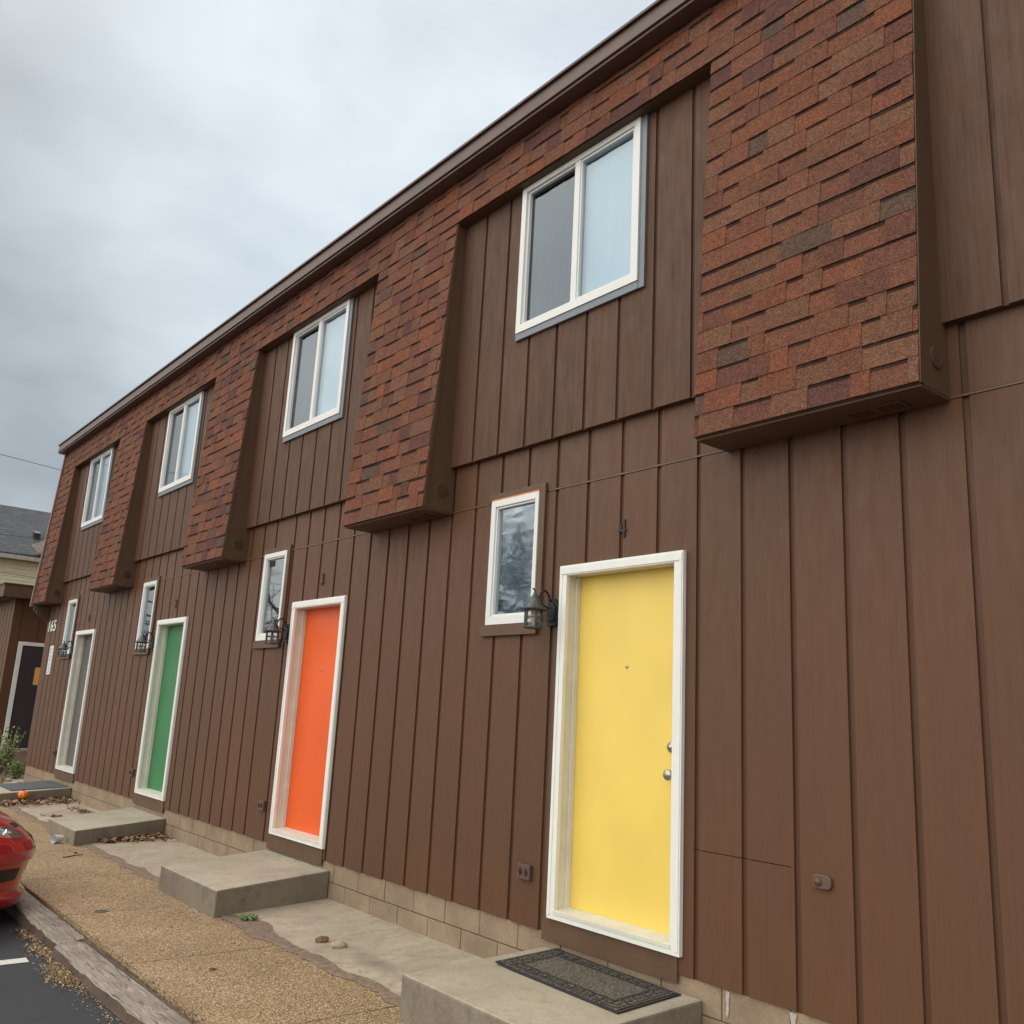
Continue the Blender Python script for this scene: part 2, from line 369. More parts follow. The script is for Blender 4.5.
M['glass_screen'] = glass('screened_glass', ior=1.9, tr=(.36,.44,.52))
M['lampglass'] = glass('lamp_glass', ior=1.45, tr=(.75,.75,.72), rough=.2)
M['blind'] = simple('pale_blind', (.56,.61,.64), .8, .05, 3, .1, stretch=(12,1,.3))
M['interior'] = simple('dim_room', (.05,.05,.055), .9, .3, 5, 0)
M['sheer'] = simple('sheer_blind', (.20,.235,.255), .9, .2, 4, 0, stretch=(1,1,5))
m, t, b = new_mat('lace_curtain'); M['lace'] = m
wv = t.nodes.new('ShaderNodeTexWave'); wv.inputs['Scale'].default_value = 5; wv.inputs['Distortion'].default_value = 5; wv.inputs['Detail'].default_value = 2
t.links.new(mapped(t, (3, 1, 1.2)), wv.inputs['Vector'])
t.links.new(ramp(t, wv.outputs['Fac'], [(.2, (.14,.17,.20)), (.8, (.36,.40,.44))]), b.inputs['Base Color']); b.inputs['Roughness'].default_value = .9
m, t, b = new_mat('slatted_blind'); M['slats'] = m
wv = t.nodes.new('ShaderNodeTexWave'); wv.bands_direction = 'Z'; wv.inputs['Scale'].default_value = 9; t.links.new(mapped(t, (1,1,1)), wv.inputs['Vector'])
t.links.new(ramp(t, wv.outputs['Fac'], [(.2, (.035,.04,.045)), (.8, (.13,.14,.15))]), b.inputs['Base Color'])

# ------------------------------------------------------------------ the ground
g = MB()
g.add([(-400,-400,-.68),(400,-400,-.68),(400,-2.03,-.68),(-400,-2.03,-.68)], [(0,1,2,3)])
g.add([(-400,-2.03,-.68),(400,-2.03,-.68),(400,-2.03,-.46),(-400,-2.03,-.46)], [(0,1,2,3)])
g.add([(-400,-2.03,-.46),(400,-2.03,-.46),(400,400,-.46),(-400,400,-.46)], [(0,1,2,3)])
tag(g.build('ground', M['soil']), kind='structure')
g = MB(); g.box(-60, 40, -26, -2.04, -.64, -.535); tag(g.build('car_park_asphalt', M['asphalt'], origin=(0,-10,-.535)), kind='structure')
# aggregate path in slabs
g = MB(); xs = [-40, -30.1] + [-30.1+1.5*k for k in range(1, 17)] + [-4.62, -3.1, -1.6, -.1, 1.4, 2.9, 4.4, 12]
xs = sorted(x for x in xs if not (-4.8 < x < -4.62 or -6.3 < x < -5.9)) + [-6.11]
xs = sorted(xs)
for a, c in zip(xs[:-1], xs[1:]):
    g.box(a+.005, c-.005, -1.920, -.72, -.50, -.42)
tag(g.build('aggregate_path', M['agg'], origin=(-8,-1.4,-.42)), kind='structure')
g = MB(); g.box(-40, 12, -1.940, -.72, -.52, -.452); tag(g.build('path_bed', M['soil'], origin=(-8,-1.4,-.44)), kind='structure')
# concrete apron with a worn wavy edge (top slopes away from the wall)
g = MB(); n = 420; pts = []
for i in range(n+1):
    x = -18.6 + i*(21.6/n)
    e = -.90 + .035*mnoise.noise(Vector((x*1.1, 0, 3))) + .05*mnoise.noise(Vector((x*3.1, 5, 3))) + .018*mnoise.noise(Vector((x*11, 9, 3)))
    if -7.0 < x < -6.2: e += .10*math.exp(-((x+6.68)/.18)**2)
    pts.append((x, e))
for (x0, e0), (x1, e1) in zip(pts[:-1], pts[1:]):
    g.hexa([(x0,e0,-.5),(x1,e1,-.5),(x1,.10,-.5),(x0,.10,-.5)], [(x0,e0,-.409),(x1,e1,-.409),(x1,.10,-.374),(x0,.10,-.374)])
tag(g.build('concrete_apron', M['slab'], origin=(-8,-.5,-.39), recalc=True), kind='structure')
# dirt washed along the edge of the apron
m, t, b = new_mat('wet_dirt'); M['dirt'] = m
t.links.new(ramp(t, noise(t, mapped(t, (1,1,1)), 22, 6, .7), [(.3, (.13,.088,.066)), (.5, (.20,.14,.10)), (.72, (.30,.225,.155))]), b.inputs['Base Color']); b.inputs['Roughness'].default_value = .9
bump(t, b, noise(t, mapped(t, (1,1,1)), 120, 4, .7), .6, .006)
g = MB(); prev = None
for i, (x, e) in enumerate(pts):
    wd = .018 + .05*max(0, mnoise.noise(Vector((x*1.7, 1, 8)))+.15) + .03*mnoise.noise(Vector((x*9, 1, 2)))
    if -7.1 < x < -6.0: wd += .10*math.exp(-((x+6.55)/.3)**2)
    wd = max(.012, wd + .012*mnoise.noise(Vector((x*31, 4, 2))))
    cur = [(x, e-wd, -.4165), (x, e-wd*.4, -.410), (x, e+.002, -.4075), (x, e+.05+wd*.3, -.4035)]
    if prev: g.add(prev+cur, [(0,4,5,1), (1,5,6,2), (2,6,7,3)])
    prev = cur
tag(g.build('dirt_strip', M['dirt'], origin=(-8,-.9,-.41)), kind='structure')
# parking bay lines
for x0 in (-6.98, -9.75, -12.5):
    y0 = -2.262 if x0 == -5.55 else -2.285
    g = MB(); g.add([(x0,y0,-.531),(x0+.115,y0-.006,-.531),(x0+.135,y0-4.6,-.531),(x0+.02,y0-4.6,-.531)], [(0,1,2,3)])
    tag(g.build('bay_line', M['stripe'], origin=(x0,-4,-.531)), kind='structure')

# timber kerb beams
TG = 'timber beams along the kerb'
def timber(xa, xb, dy0, dy1, z1, seed, label):
    g = MB(); nx = 60; prof = []
    sec = [(-.0,-.70),(0,-.60),(.0,-.52),(.004,-.468),(.016,-.452),(.05,-.447),(.10,-.445),(.15,-.446),(.185,-.448),(.197,-.46),(.20,-.49),(.20,-.70)]
    for i in range(nx+1):
        s_ = i/nx; x = xa + (xb-xa)*s_; yb = -2.125 + dy0 + (dy1-dy0)*s_
        endr = min(1, min(s_, 1-s_)*(xb-xa)/.03)
        for y, z in sec:
            dn = .012*mnoise.noise(Vector((x*3+seed, y*20, z*20))) + .006*mnoise.noise(Vector((x*14, y*50+seed, z*40)))
            rr = (1-endr)*.012
            prof.append((x, yb + y + (dn if y < .03 else -dn if y > .17 else 0)+(rr if y<.05 else 0), z + z1 + (dn-rr if z > -.5 else 0)))
    m_ = len(sec); fs = []
    for i in range(nx):
        for k in range(m_-1): fs.append((i*m_+k, (i+1)*m_+k, (i+1)*m_+k+1, i*m_+k+1))
    fs += [list(range(m_)), [nx*m_+k for k in range(m_)][::-1]]
    g.add(prof, fs)
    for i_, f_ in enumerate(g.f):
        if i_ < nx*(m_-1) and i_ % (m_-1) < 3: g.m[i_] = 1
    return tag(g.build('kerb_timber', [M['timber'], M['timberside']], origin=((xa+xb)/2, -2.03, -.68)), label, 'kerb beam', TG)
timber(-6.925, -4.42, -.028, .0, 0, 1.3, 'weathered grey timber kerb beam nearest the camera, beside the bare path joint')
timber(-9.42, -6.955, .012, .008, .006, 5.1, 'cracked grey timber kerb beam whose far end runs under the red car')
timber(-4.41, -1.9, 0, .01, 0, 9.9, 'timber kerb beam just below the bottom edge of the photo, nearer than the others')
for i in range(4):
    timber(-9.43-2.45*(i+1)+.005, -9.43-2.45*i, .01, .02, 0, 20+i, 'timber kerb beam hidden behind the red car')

# ------------------------------------------------------------------ the building
X4, S, DW, DH = -4.4042, 3.89, 1.042, 2.16
BL, BR, BZ = 1.355, 2.5845, 2.706
XL, XR = -18.22, 1.6
HZ = 5.15
def X(u): return X4 - (4-u)*S
def ym(z): return -.289 + (z-BZ)*.0571
bld = empty('apartment_building', (-8.3, 0, -.38), 'long two storey brown apartment block with shingled bays and four coloured doors', 'building')
def rect_minus(x0, x1, z0, z1, holes):
    xs = sorted({x0, x1, *[h for hh in holes for h in hh[:2] if x0 < h < x1]})
    out = []
    for a, c in zip(xs[:-1], xs[1:]):
        mid = (a+c)/2
        segs = [(z0, z1)]
        for hx0, hx1, hz0, hz1 in holes:
            if hx0 < mid < hx1:
                ns = []
                for s0, s1 in segs:
                    if hz1 <= s0 or hz0 >= s1: ns.append((s0, s1)); continue
                    if hz0 > s0: ns.append((s0, hz0))
                    if hz1 < s1: ns.append((hz1, s1))
                segs = ns
        for s0, s1 in segs: out.append((a, c, s0, s1))
    return out
def boards(g, x0, x1, z0, z1, holes, grooves, y, depth=.12, th=.014, gw=.034, wob=0):
    g.cc = (.80,.80,.80)  # backing behind the boards tinted darker: groove shade put into the colour
    for a, c, s0, s1 in rect_minus(x0, x1, z0, z1, holes): g.box(a, c, y+th, y+depth, s0, s1)
    gs = sorted(q for q in grooves if x0 < q < x1)
    edges = [x0]
    for q in gs: edges += [q, q+gw]
    edges.append(x1)
    for a, c in zip(edges[0::2], edges[1::2]):
        if c-a < .01: continue
        k = random.uniform(.97, 1.03); g.cc = (k*random.uniform(.99,1.01), k, k*random.uniform(.99,1.01))
        dz = random.uniform(-wob, wob)
        for p, q, s0, s1 in rect_minus(a, c, z0+dz, z1, holes): g.box(p, q, y, y+th, s0, s1)
    g.cc = None
GL = sorted([-1.77-.3045*k for k in range(23)] + [-1.465+.3045*k for k in range(11)] + [-8.91-.2985*k for k in range(0, 31)])
doors = [(X(u)+.04, X(u)+DW-.04, -.005, DH-.04) for u in (1,2,3,4)]
WL, WR, WZ0, WZ1 = -.7766, -.2503, 1.8037, 2.7118
smalls = [(X(u)+WL+.02, X(u)+WR-.02, WZ0+.02, WZ1-.02) for u in (1,2,3,4)]
g = MB()
thin = .004
patch = [(-3.3, -2.70, .541, .545)]
boards(g, XL, XR, -.09, 2.700, doors+smalls+patch, GL, 0, wob=.003)
# the plain band between the flashing and the upper wall
boards(g, XL, XR, 2.716, 3.10, smalls, GL, 0)
lw = g.build('wall', M['siding'], bld)
lw['label'] = 'lower brown grooved siding wall with painted boards'
g = MB()
x = XL
spans = sorted([(X(u)+WL-.06, X(u)+WR+.07) for u in (1,2,3,4)])
cur = XL
for a, c in spans+[(XR, XR)]:
    if a > cur: g.prism_x([(-.004,2.703),(.013,2.703),(.013,2.7155),(-.001,2.7145)], cur, a)
    cur = c
g.build('flashing', M['trim'], bld)
# upper walls between the bays
yu = -.05
for u in range(1, 6):
    g = MB()
    a = X(u-1)+BR; c = X(u)+BL if u < 5 else XR
    wn = [(X(u)-.544+.02, X(u)+.677-.02, 3.953+.02, 5.157)] if u < 5 else []
    boards(g, a, c, 3.062, HZ+.05, wn, [X(u)+1.094-.3045*k for k in range(-3, 9)], yu, depth=.15, gw=.030)
    uw = g.build('wall', M['siding_up'], bld); uw['label'] = 'weathered upper brown siding between two shingled bays'
# core, roof
g = MB(); g.box(XL+.02, XR-.02, .14, 9, -.44, 5.58); g.box(XL+.02,XR-.02,.10,.139,5.2,5.58)
for zz in (0,): g.box(XL, XL+.018, .02, 9, -.09, 5.58); g.box(XR-.018, XR, .02, 9, -.09, 5.58)
g.cc = None; g.build('wall', M['panel'], bld)['label'] = 'brown end and rear walls'
g = MB(); g.box(XL-.16, XR+.1, -.20, 9.2, 5.60, 5.68); g.build('roof', M['fascia'], bld)
g = MB()
g.prism_x([(-.262,5.60),(-.25,5.745),(-.20,5.745),(-.20,5.60)], XL-.20, XR+.12)
g.prism_x([(-.275,5.725),(-.275,5.75),(-.20,5.76),(-.20,5.7455)], XL-.205, XR+.125)
g.prism_x([(-.245,5.575),(-.245,5.598),(-.12,5.598),(-.12,5.575)], XL-.19, XR+.11)
g.build('fascia', M['fascia'], bld, bevel=.004)
# header of the mansard
g = MB(); g.prism_x([(ym(HZ)+.010,HZ),(ym(5.575)+.010,5.575),(.095,5.575),(.095,HZ)], XL-.03, XR)
g.build('mansard_header', M['panel'], bld)
# shingle courses
PAL = [((.158,.066,.043), 6), ((.172,.066,.040), 4), ((.132,.055,.041), 3), ((.105,.064,.052), .8), ((.160,.076,.049), 5), ((.200,.072,.040), 1.2), ((.110,.047,.042), 1.4)]
PC = [p for p, _ in PAL]; PWt = [w_ for _, w_ in PAL]
EXP = .1235
def jit(c, a=.08):
    k = random.uniform(1-a, 1+a); return tuple(x*k*random.uniform(.97,1.03) for x in c)
def shingles(name, x0, x1, z0, z1, parent):
    g = MB(); z = z0; k = 0
    while z < z1-.005:
        zt = min(z+EXP, z1); yb, yt = ym(z), ym(zt)
        sag = random.uniform(-.0025, .0025)
        def strip(a, c, b0, t0, pb, pt, cc, ib=None):
            # a strip on the slope: from fraction b0 to t0 of the course, proud by pb at its foot and pt at its top
            za = z + (zt-z)*b0 + (sag if b0 == 0 else 0) ; zb = z + (zt-z)*t0
            ya, yb_ = ym(za), ym(zb)
            g.cc = cc
            g.add([(a,ya-pb,za),(c,ya-pb,za),(c,yb_-pt,zb),(a,yb_-pt,zb),(a,ya+.004,za),(c,ya+.004,za),(c,yb_+.004,zb),(a,yb_+.004,zb)],
                  [(0,1,2,3),(0,4,5,1),(1,5,6,2),(0,3,7,4)])
        # base layer, tab by tab
        x = x0 - random.uniform(0, .15); raised = random.random() < .5
        while x < x1:
            wd = random.choice([.10,.13,.17,.20,.24,.28])*random.uniform(.9,1.1)
            a, c = max(x, x0), min(x+wd, x1)
            if c-a > .004:
                cc = jit(random.choices(PC, PWt)[0])
                if raised:
                    strip(a, c-.0008, 0, 1, .0100, .0048, cc)
                else:
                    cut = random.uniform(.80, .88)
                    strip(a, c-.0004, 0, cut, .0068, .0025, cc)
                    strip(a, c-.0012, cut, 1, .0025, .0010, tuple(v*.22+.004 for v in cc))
            x += wd; raised = not raised if random.random() < .85 else raised
        z += EXP; k += 1
    g.cc = None
    return g.build(name, M['shingle'], parent)
for u in range(0, 5):
    a = max(X(u)+BL, XL-.03); c = X(u)+BR
    if u == 4: a -= .03
    g = MB()
    g.prism_x([(-.0005,BZ),(ym(BZ)+.009,BZ),(ym(HZ)+.009,HZ-.001),(-.0005,HZ-.001)], a, c)
    # thin edge trims of the box
    g.box(a+.002, c-.002, ym(BZ)+.020, -.006, BZ-.012, BZ-.0005)
    g.prism_x([(ym(BZ)-.0,BZ+.0),(ym(BZ)+.03,BZ),(ym(HZ)+.03,HZ-.002),(ym(HZ)-.0,HZ-.002)], c+.0005, c+.006)
    bay = g.build('mansard_bay', M['panel'], bld)
    shingles('shingles', a, c, BZ+.004, HZ-.001, bay)
    v_ = MB(); v_.lathe((c+.0005, -.125, BZ+.165), [(.055,0),(.055,.006),(.047,.008),(.045,.003)], 'x', 24, cap=False)
    v_.cur = 1; v_.lathe((c+.0005, -.125, BZ+.165), [(.046,.006),(.046,.0065)], 'x', 24)
    v_.cur = 0
    for j in range(-3, 4):
        h = math.sqrt(max(0, .045**2-(j*.0125)**2)); v_.box(c+.0066, c+.009, -.125+j*.0125-.003, -.125+j*.0125+.003, BZ+.165-h, BZ+.165+h)
    v_.build('round_vent', [M['panel'], M['dark']], bay)
    v_ = MB(); vx = c-.17-.27
    for q in (0, .145):
        v_.cur = 1; v_.box(vx+q+.012, vx+q+.128, -.155, -.075, BZ-.0145, BZ-.0125)
        v_.cur = 0
        for j in range(5): v_.box(vx+q+.012, vx+q+.128, -.152+j*.017, -.145+j*.017, BZ-.019, BZ-.0147)
    for (p, q, r_, s_) in ((vx, vx+.285, -.168, -.156), (vx, vx+.285, -.074, -.062), (vx, vx+.011, -.1555, -.0745), (vx+.274, vx+.285, -.1555, -.0745), (vx+.1285,vx+.1565,-.1555,-.0745)):
        v_.box(p, q, r_, s_, BZ-.021, BZ-.0125)
    v_.build('soffit_vent', [M['panel'], M['dark']], bay)
shingles('shingles', XL-.03, XR, HZ+.004, 5.574, bld)['label'] = 'continuous band of shingle courses under the roof edge'
# rake board and return at the far end
g = MB()
g.prism_x([(ym(2.62)-.035,2.66),(ym(5.6)-.035,5.598),(ym(5.6)+.10,5.598),(ym(2.62)+.07,2.66)], XL-.10, XL-.032)
g.build('rake_board', M['rake'], bld, bevel=.004)
g = MB(); g.prism_x([(ym(BZ)+.03,2.60),(ym(BZ)+.03,2.69),(.3,2.69),(.3,2.46),(.0,2.46)], XL-.095, XL-.035)
g.prism_x([(-.22,2.55),(-.22,2.69),(-.005,2.69),(-.005,2.40)], XL-.030, XL+.03)
g.build('eave_return', M['trim'], bld)
# foundation blocks
g = MB(); x = XL+.01; zt = -.094
g.cur = 1; g.box(XL+.03, XR, .026, .10, -.44, -.09); g.cur = 0
for r_, (z0, z1) in enumerate(((-.245, -.094), (-.44, -.253))):
    x = XL + .012 - (.2 if r_ else 0)
    while x < XR:
        a, c = max(x, XL+.012), min(x+.397-.007, XR); yy = .017+random.uniform(-.0015,.0015)
        if c-a > .02: g.box(a, c, yy, .027, z0, z1)
        x += .397
g.build('foundation', [M['cmu'], concrete('mortar', (.20,.155,.115), (.12,.09,.07), .4)], bld, bevel=.003)

M['filler'] = simple('filler_smear', (.40,.37,.33), .8, .3, 40, .4)
for x_, w_, z0_, z1_ in ((-3.085,.026,-.22,-.10),(-2.71,.040,-.21,-.10)):
    g = MB(); g.prism_y([(x_-w_*.5,z1_),(x_-w_*.28,(z0_+z1_)*.5),(x_-w_*.42,z0_+.02),(x_,z0_),(x_+w_*.3,z0_+.03),(x_+w_*.22,(z0_+z1_)*.5),(x_+w_*.5,z1_)], .0125, .0148)
    g.build('filler_patch', M['filler'], bld)
# ---- doors
def frame4(g, x0, x1, z0, z1, wl, wr, wb, wt, y0, y1):      # mitred rectangular frame
    o = [(x0,z0),(x1,z0),(x1,z1),(x0,z1)]; i = [(x0+wl,z0+wb),(x1-wr,z0+wb),(x1-wr,z1-wt),(x0+wl,z1-wt)]
    for k in range(4):
        if (wb, wr, wt, wl)[k] <= 0: continue
        j = (k+1) % 4
        q = [o[k], o[j], i[j], i[k]]
        g.add([(x,y0,z) for x,z in q]+[(x,y1,z) for x,z in q], [(0,1,2,3),(7,6,5,4),(0,4,5,1),(1,5,6,2),(2,6,7,3),(3,7,4,0)])
def cyl_y(g, cx, cy, cz, prof, n=20): g.lathe((cx, cy, cz), prof, 'y', n)
for u in (4,3,2,1):
    x0 = X(u); x1 = x0+DW; cname = DOORC[u][0]
    g = MB(); g.box(x0+.062, x1-.062, .100, .138, .055, DH-.062)
    d = g.build('door', M['door%d'%u], bld, bevel=.002)
    d['label'] = {'yellow':'bright yellow door','orange':'orange red door','green':'green door','grey':'grey brown door'}[cname]
    g = MB()
    frame4(g, x0, x1, -.0, DH, .068, .068, .05, .066, -.030, -.001)          # casing
    g.box(x0+.006, x1-.006, -.036, -.0305, DH-.058, DH-.012)
    for a, c in ((x0+.008, x0+.030), (x1-.030, x1-.008)): g.box(a, c, -.034, -.0305, .02, DH-.02)
    fr = g.build('door_frame', M['white'], d, bevel=.003)
    g = MB()
    a, c = x0+.043, x1-.043
    g.box(a, a+.018, .0, .137, .0, DH-.045); g.box(c-.018, c, .0, .137, .0, DH-.045); g.box(a+.018, c-.018, .0, .137, DH-.063, DH-.045)
    g.box(a+.0185, a+.032, .060, .099, .05, DH-.064); g.box(c-.032, c-.0185, .060, .099, .05, DH-.064)
    g.prism_x([(-.030,.045),(-.034,.028),(-.034,.0515),(.098,.062),(.098,.045)], a+.0185, c-.0185)
    g.build('jamb', M['cream'], d, bevel=.002)
    g = MB(); kx = x1-.150
    cyl_y(g, kx, 0, .905, [(.033,.100),(.033,.092),(.014,.088),(.014,.062),(.022,.056),(.030,.044),(.031,.034),(.027,.026),(.014,.022),(.002,.0215)])
    g.build('door_knob', M['steel'], d, smooth=True)
    g = MB(); cyl_y(g, kx-.022, 0, 1.055, [(.032,.100),(.032,.090),(.027,.082),(.017,.080),(.015,.072),(.002,.0715)])
    g.build('deadbolt', M['steel'], d, smooth=True)
    g = MB(); cyl_y(g, (x0+x1)/2-.020, 0, 1.512, [(.011,.1005),(.011,.096),(.007,.094),(.002,.0945)], 12)
    g.build('peephole', M['steel'], d, smooth=True)
    g = MB(); g.box(x0-.06, x1-.03, -.010, -.0005, -.135, -.006)
    g.box(x0-.045, x0-.004, -.006, -.0008, -.003, DH+.0)
    g.build('threshold_board', M['trim'], bld, bevel=.002)
# ---- small windows
for u in (4,3,2,1):
    x0, x1 = X(u)+WL, X(u)+WR
    g = MB(); frame4(g, x0, x1, WZ0, WZ1, .050, .036, .060, .048, -.030, -.001)
    frame4(g, x0+.0505, x1-.0365, WZ0+.0605, WZ1-.0485, .014, .012, .014, .014, -.018, .03)
    wdw = g.build('window', M['vinyl'], bld, bevel=.0025)
    g = MB(); g.box(x0+.055, x1-.040, .006, .010, WZ0+.066, WZ1-.054)
    g.build('pane', M['glass_wavy'] if u == 4 else M['glass_small'], wdw)
    g = MB(); g.box(x0+.045, x1-.03, .055, .06, WZ0+.05, WZ1-.04); g.build('blind', M['sheer'] if u == 4 else M['interior'] if u == 3 else M['slats'], wdw)
    if u in (3,2,1):
        g = MB(); g.box(x0+.075, x0+.20, .0035, .0055, WZ1-.135, WZ1-.075)
        if u == 3: g.build('sticker', M['dark'], wdw)
    g = MB()
    g.box(x1+.002, x1+.058, -.022, -.0005, WZ0-.0, WZ1+.055)
    g.box(x0-.03, x1+.0015, -.022, -.0005, WZ1+.003, WZ1+.055)
    g.box(x0-.055, x1+.030, -.030, -.0005, WZ0-.078, WZ0-.003)
    g.box(x0-.035, x0-.003, -.012, -.0005, WZ0-.0, WZ1+.0)
    g.build('window_trim', M['trim'], wdw, bevel=.002)
    if u == 4:
        g = MB(); g.box(x0+.0, x1+.001, -.0255, -.0225, WZ1+.001, WZ1+.012); g.build('caulk_line', simple('orange_caulk', (.62,.24,.10), .7, .2, 20, 0), wdw)
# ---- upper windows
for u in (4,3,2,1):
    x0, x1, z0, z1 = X(u)-.544, X(u)+.677, 3.953, 5.157
    yy = -.05; mid = X(u)+.064
    g = MB(); frame4(g, x0, x1, z0, z1-.01, .050, .052, .060, .040, yy-.032, yy-.001)
    g.box(mid-.024, mid+.030, yy-.026, yy+.02, z0+.0605, z1-.0505)
    frame4(g, x0+.0505, mid-.0245, z0+.0605, z1-.0505, .020, .001, .016, .016, yy-.012, yy+.035)
    frame4(g, mid+.0305, x1-.0525, z0+.0605, z1-.0505, .014, .022, .016, .018, yy-.018, yy+.03)
    wdw = g.build('window', M['vinyl'], bld, bevel=.0025)
    g = MB(); g.box(mid+.04, x1-.06, yy+.002, yy+.006, z0+.07, z1-.06); g.build('pane', M['glass'], wdw)
    g = MB(); g.box(x0+.06, mid-.02, yy+.012, yy+.016, z0+.07, z1-.06); g.build('pane', M['glass_screen'], wdw)
    g = MB(); nn = 26; a, c = x0+.04, mid+.02
    for i in range(nn):
        p, q = a+(c-a)*i/nn, a+(c-a)*(i+1)/nn
        y_a, y_b = yy+.075+.010*math.sin(i*1.3), yy+.075+.010*math.sin((i+1)*1.3)
        g.add([(p,y_a,z0+.03),(q,y_b,z0+.03),(q,y_b,z1-.03),(p,y_a,z1-.03)], [(0,1,2,3)])
    g.build('curtain', M['lace'], wdw, smooth=True)
    g = MB(); nn = 14; a, c = mid+.0, x1-.03
    for i in range(nn):
        p, q = a+(c-a)*i/nn, a+(c-a)*(i+1)/nn-.001
        g.add([(p,yy+.050,z0+.03),(q,yy+.054,z0+.03),(q,yy+.054,z1-.03),(p,yy+.050,z1-.03)], [(0,1,2,3)])
    g.build('blind', M['blind'], wdw)
    g = MB()
    g.box(x1+.001, x1+.050, yy-.020, yy-.0005, z0-.055, z1-.002); g.box(x0-.002, x1+.0005, yy-.024, yy-.0005, z0-.055, z0-.001)
    g.box(x0-.018, x0-.0025, yy-.016, yy-.0005, z0-.055, z1-.002)
    g.build('window_trim', M['bluegrey'], wdw, bevel=.002)

# ------------------------------------------------------------------ things fixed on the wall
def text_obj(s, size, x, y, z, mat, name, depth=.006, origin=None, font_extrude=.004, sx=1, bold=0):
    cu = bpy.data.curves.new(name, 'FONT'); cu.body = s; cu.size = size; cu.extrude = font_extrude; cu.offset = bold
    cu.align_x = 'CENTER'; cu.align_y = 'CENTER'
    tmp = bpy.data.objects.new('tmp', cu); col.objects.link(tmp)
    dg = bpy.context.evaluated_depsgraph_get(); me = bpy.data.meshes.new_from_object(tmp.evaluated_get(dg))
    bpy.data.objects.remove(tmp)
    me.transform(Matrix.Diagonal((sx, 1, 1, 1))); me.transform(Matrix.Rotation(R(90), 4, 'X'))
    me.materials.clear(); me.materials.append(mat); me.name = name
    o = bpy.data.objects.new(name, me); col.objects.link(o); o.location = (x, y, z); ORG[o.name] = Vector((x,y,z)); return o
for u in (4,3,2,1):
    o = text_obj(str(u), .16, X(u)+.535, -.006, 2.345, M['black'], 'house_number', bold=.0, sx=.9)
    tag(o, 'black metal numeral %d above the %s door' % (u, DOORC[u][0]), 'house number', 'unit numerals above the doors')
o = text_obj('165', .27, -17.82, -.008, 2.31, M['paper'], 'address_number', bold=.004, sx=1.45)
tag(o, 'white address numerals 165 at the far end of the brown wall', 'address number')
sg = empty('wall_sign', (-17.57,-.01,1.72), 'narrow upright white sign with faint grey letters below the address numerals', 'sign')
g = MB(); g.box(-17.68, -17.46, -.016, -.001, 1.47, 1.965); g.build('board', M['paper'], sg, bevel=.002)
g = MB()
for i in range(7):
    zz = 1.925-i*.064
    for sgm in random.sample([(-.05,.05,.0,.010),(-.05,-.03,-.030,.010),(.03,.05,-.030,.010),(-.05,.05,-.032,-.022)], 3):
        g.box(-17.57+sgm[0], -17.57+sgm[1], -.0185, -.0162, zz+sgm[2]-.01, zz+sgm[3]-.01)
g.build('lettering', M['lettergrey'], sg)

# lanterns
def lantern(u, label):
    cx, cz = X(u)-.085, 1.865; L = empty('wall_lantern', (cx, 0, cz), label, 'wall lantern', 'carriage lanterns beside the doors')
    if u < 4:
        return L
    wy = -.165
    g = MB(); bx = cx+.020
    pts = [(bx-.040,cz-.095),(bx+.040,cz-.095),(bx+.055,cz-.055),(bx+.055,cz+.035),(bx+.02,cz+.085),(bx-.02,cz+.085),(bx-.055,cz+.035),(bx-.055,cz-.055)]
    g.prism_y(pts, -.030, -.010); g.prism_y([((p[0]-bx)*.7+bx, (p[1]-cz)*.7+cz) for p in pts], -.042, -.0305)
    g.build('back_plate', M['black'], L, bevel=.004)
    g = MB(); arc = []
    for i in range(15):
        a = math.pi*(i/14); arc.append((cx+.008*(1-i/14)+.0*i, wy*.5 + math.cos(a)*(-wy*.5-.035)*1.0 + .0, cz+.035+math.sin(a)*.085 + .025*(i/14)))
    g.tube(arc, .008, 8)
    g.tube([(cx,wy+.035,cz+.075),(cx,wy+.055,cz+.045),(cx,wy+.085,cz+.035),(cx,-.04,cz+.02)], .005, 6)
    g.build('arm', M['black'], L, smooth=True)
    g = MB()
    g.lathe((cx,wy,cz), [(.088,-.004),(.090,.002),(.072,.010),(.054,.032),(.038,.060),(.025,.082),(.014,.095),(.011,.108),(.004,.116)], 'z', 16)
    g.tube([(cx,wy,cz+.110),(cx,wy-.002,cz+.125),(cx,wy-.012,cz+.135),(cx,wy-.022,cz+.134)], [.006,.006,.005,.004], 8)
    g.build('roof', M['agedmetal'], L)
    g = MB()
    g.lathe((cx,wy,cz-.012), [(.050,.0),(.050,.008)], 'z', 12)
    for zz in (-.055, -.118): g.lathe((cx,wy,cz+zz), [(.0625,0),(.0645,.003),(.0625,.008),(.0590,.008),(.0590,0),(.0625,0)], 'z', 12, cap=False)
    g.lathe((cx,wy,cz-.126), [(.036,0),(.066,.004),(.066,.008),(.055,.0081)], 'z', 12)
    for k in range(6):
        a = 2*math.pi*(k+.5)/6; px, py = cx+.0605*math.cos(a), wy+.0605*math.sin(a); g.box(px-.0045, px+.0045, py-.0045, py+.0045, cz-.118, cz-.004)
    g.build('cage', M['agedmetal'], L)
    g = MB(); g.lathe((cx,wy,cz-.1155), [(.0545,0),(.0545,.102)], 'z', 12); g.build('lamp_glass', M['lampglass'], L)
    g = MB(); g.lathe((cx,wy,cz-.110), [(.010,0),(.012,.02),(.020,.05),(.017,.07),(.004,.08)], 'z', 10); g.build('bulb', M['paper'], L, smooth=True)
    return L
lan0 = lantern(4, 'dark metal carriage lantern between the rippled window and the yellow door')
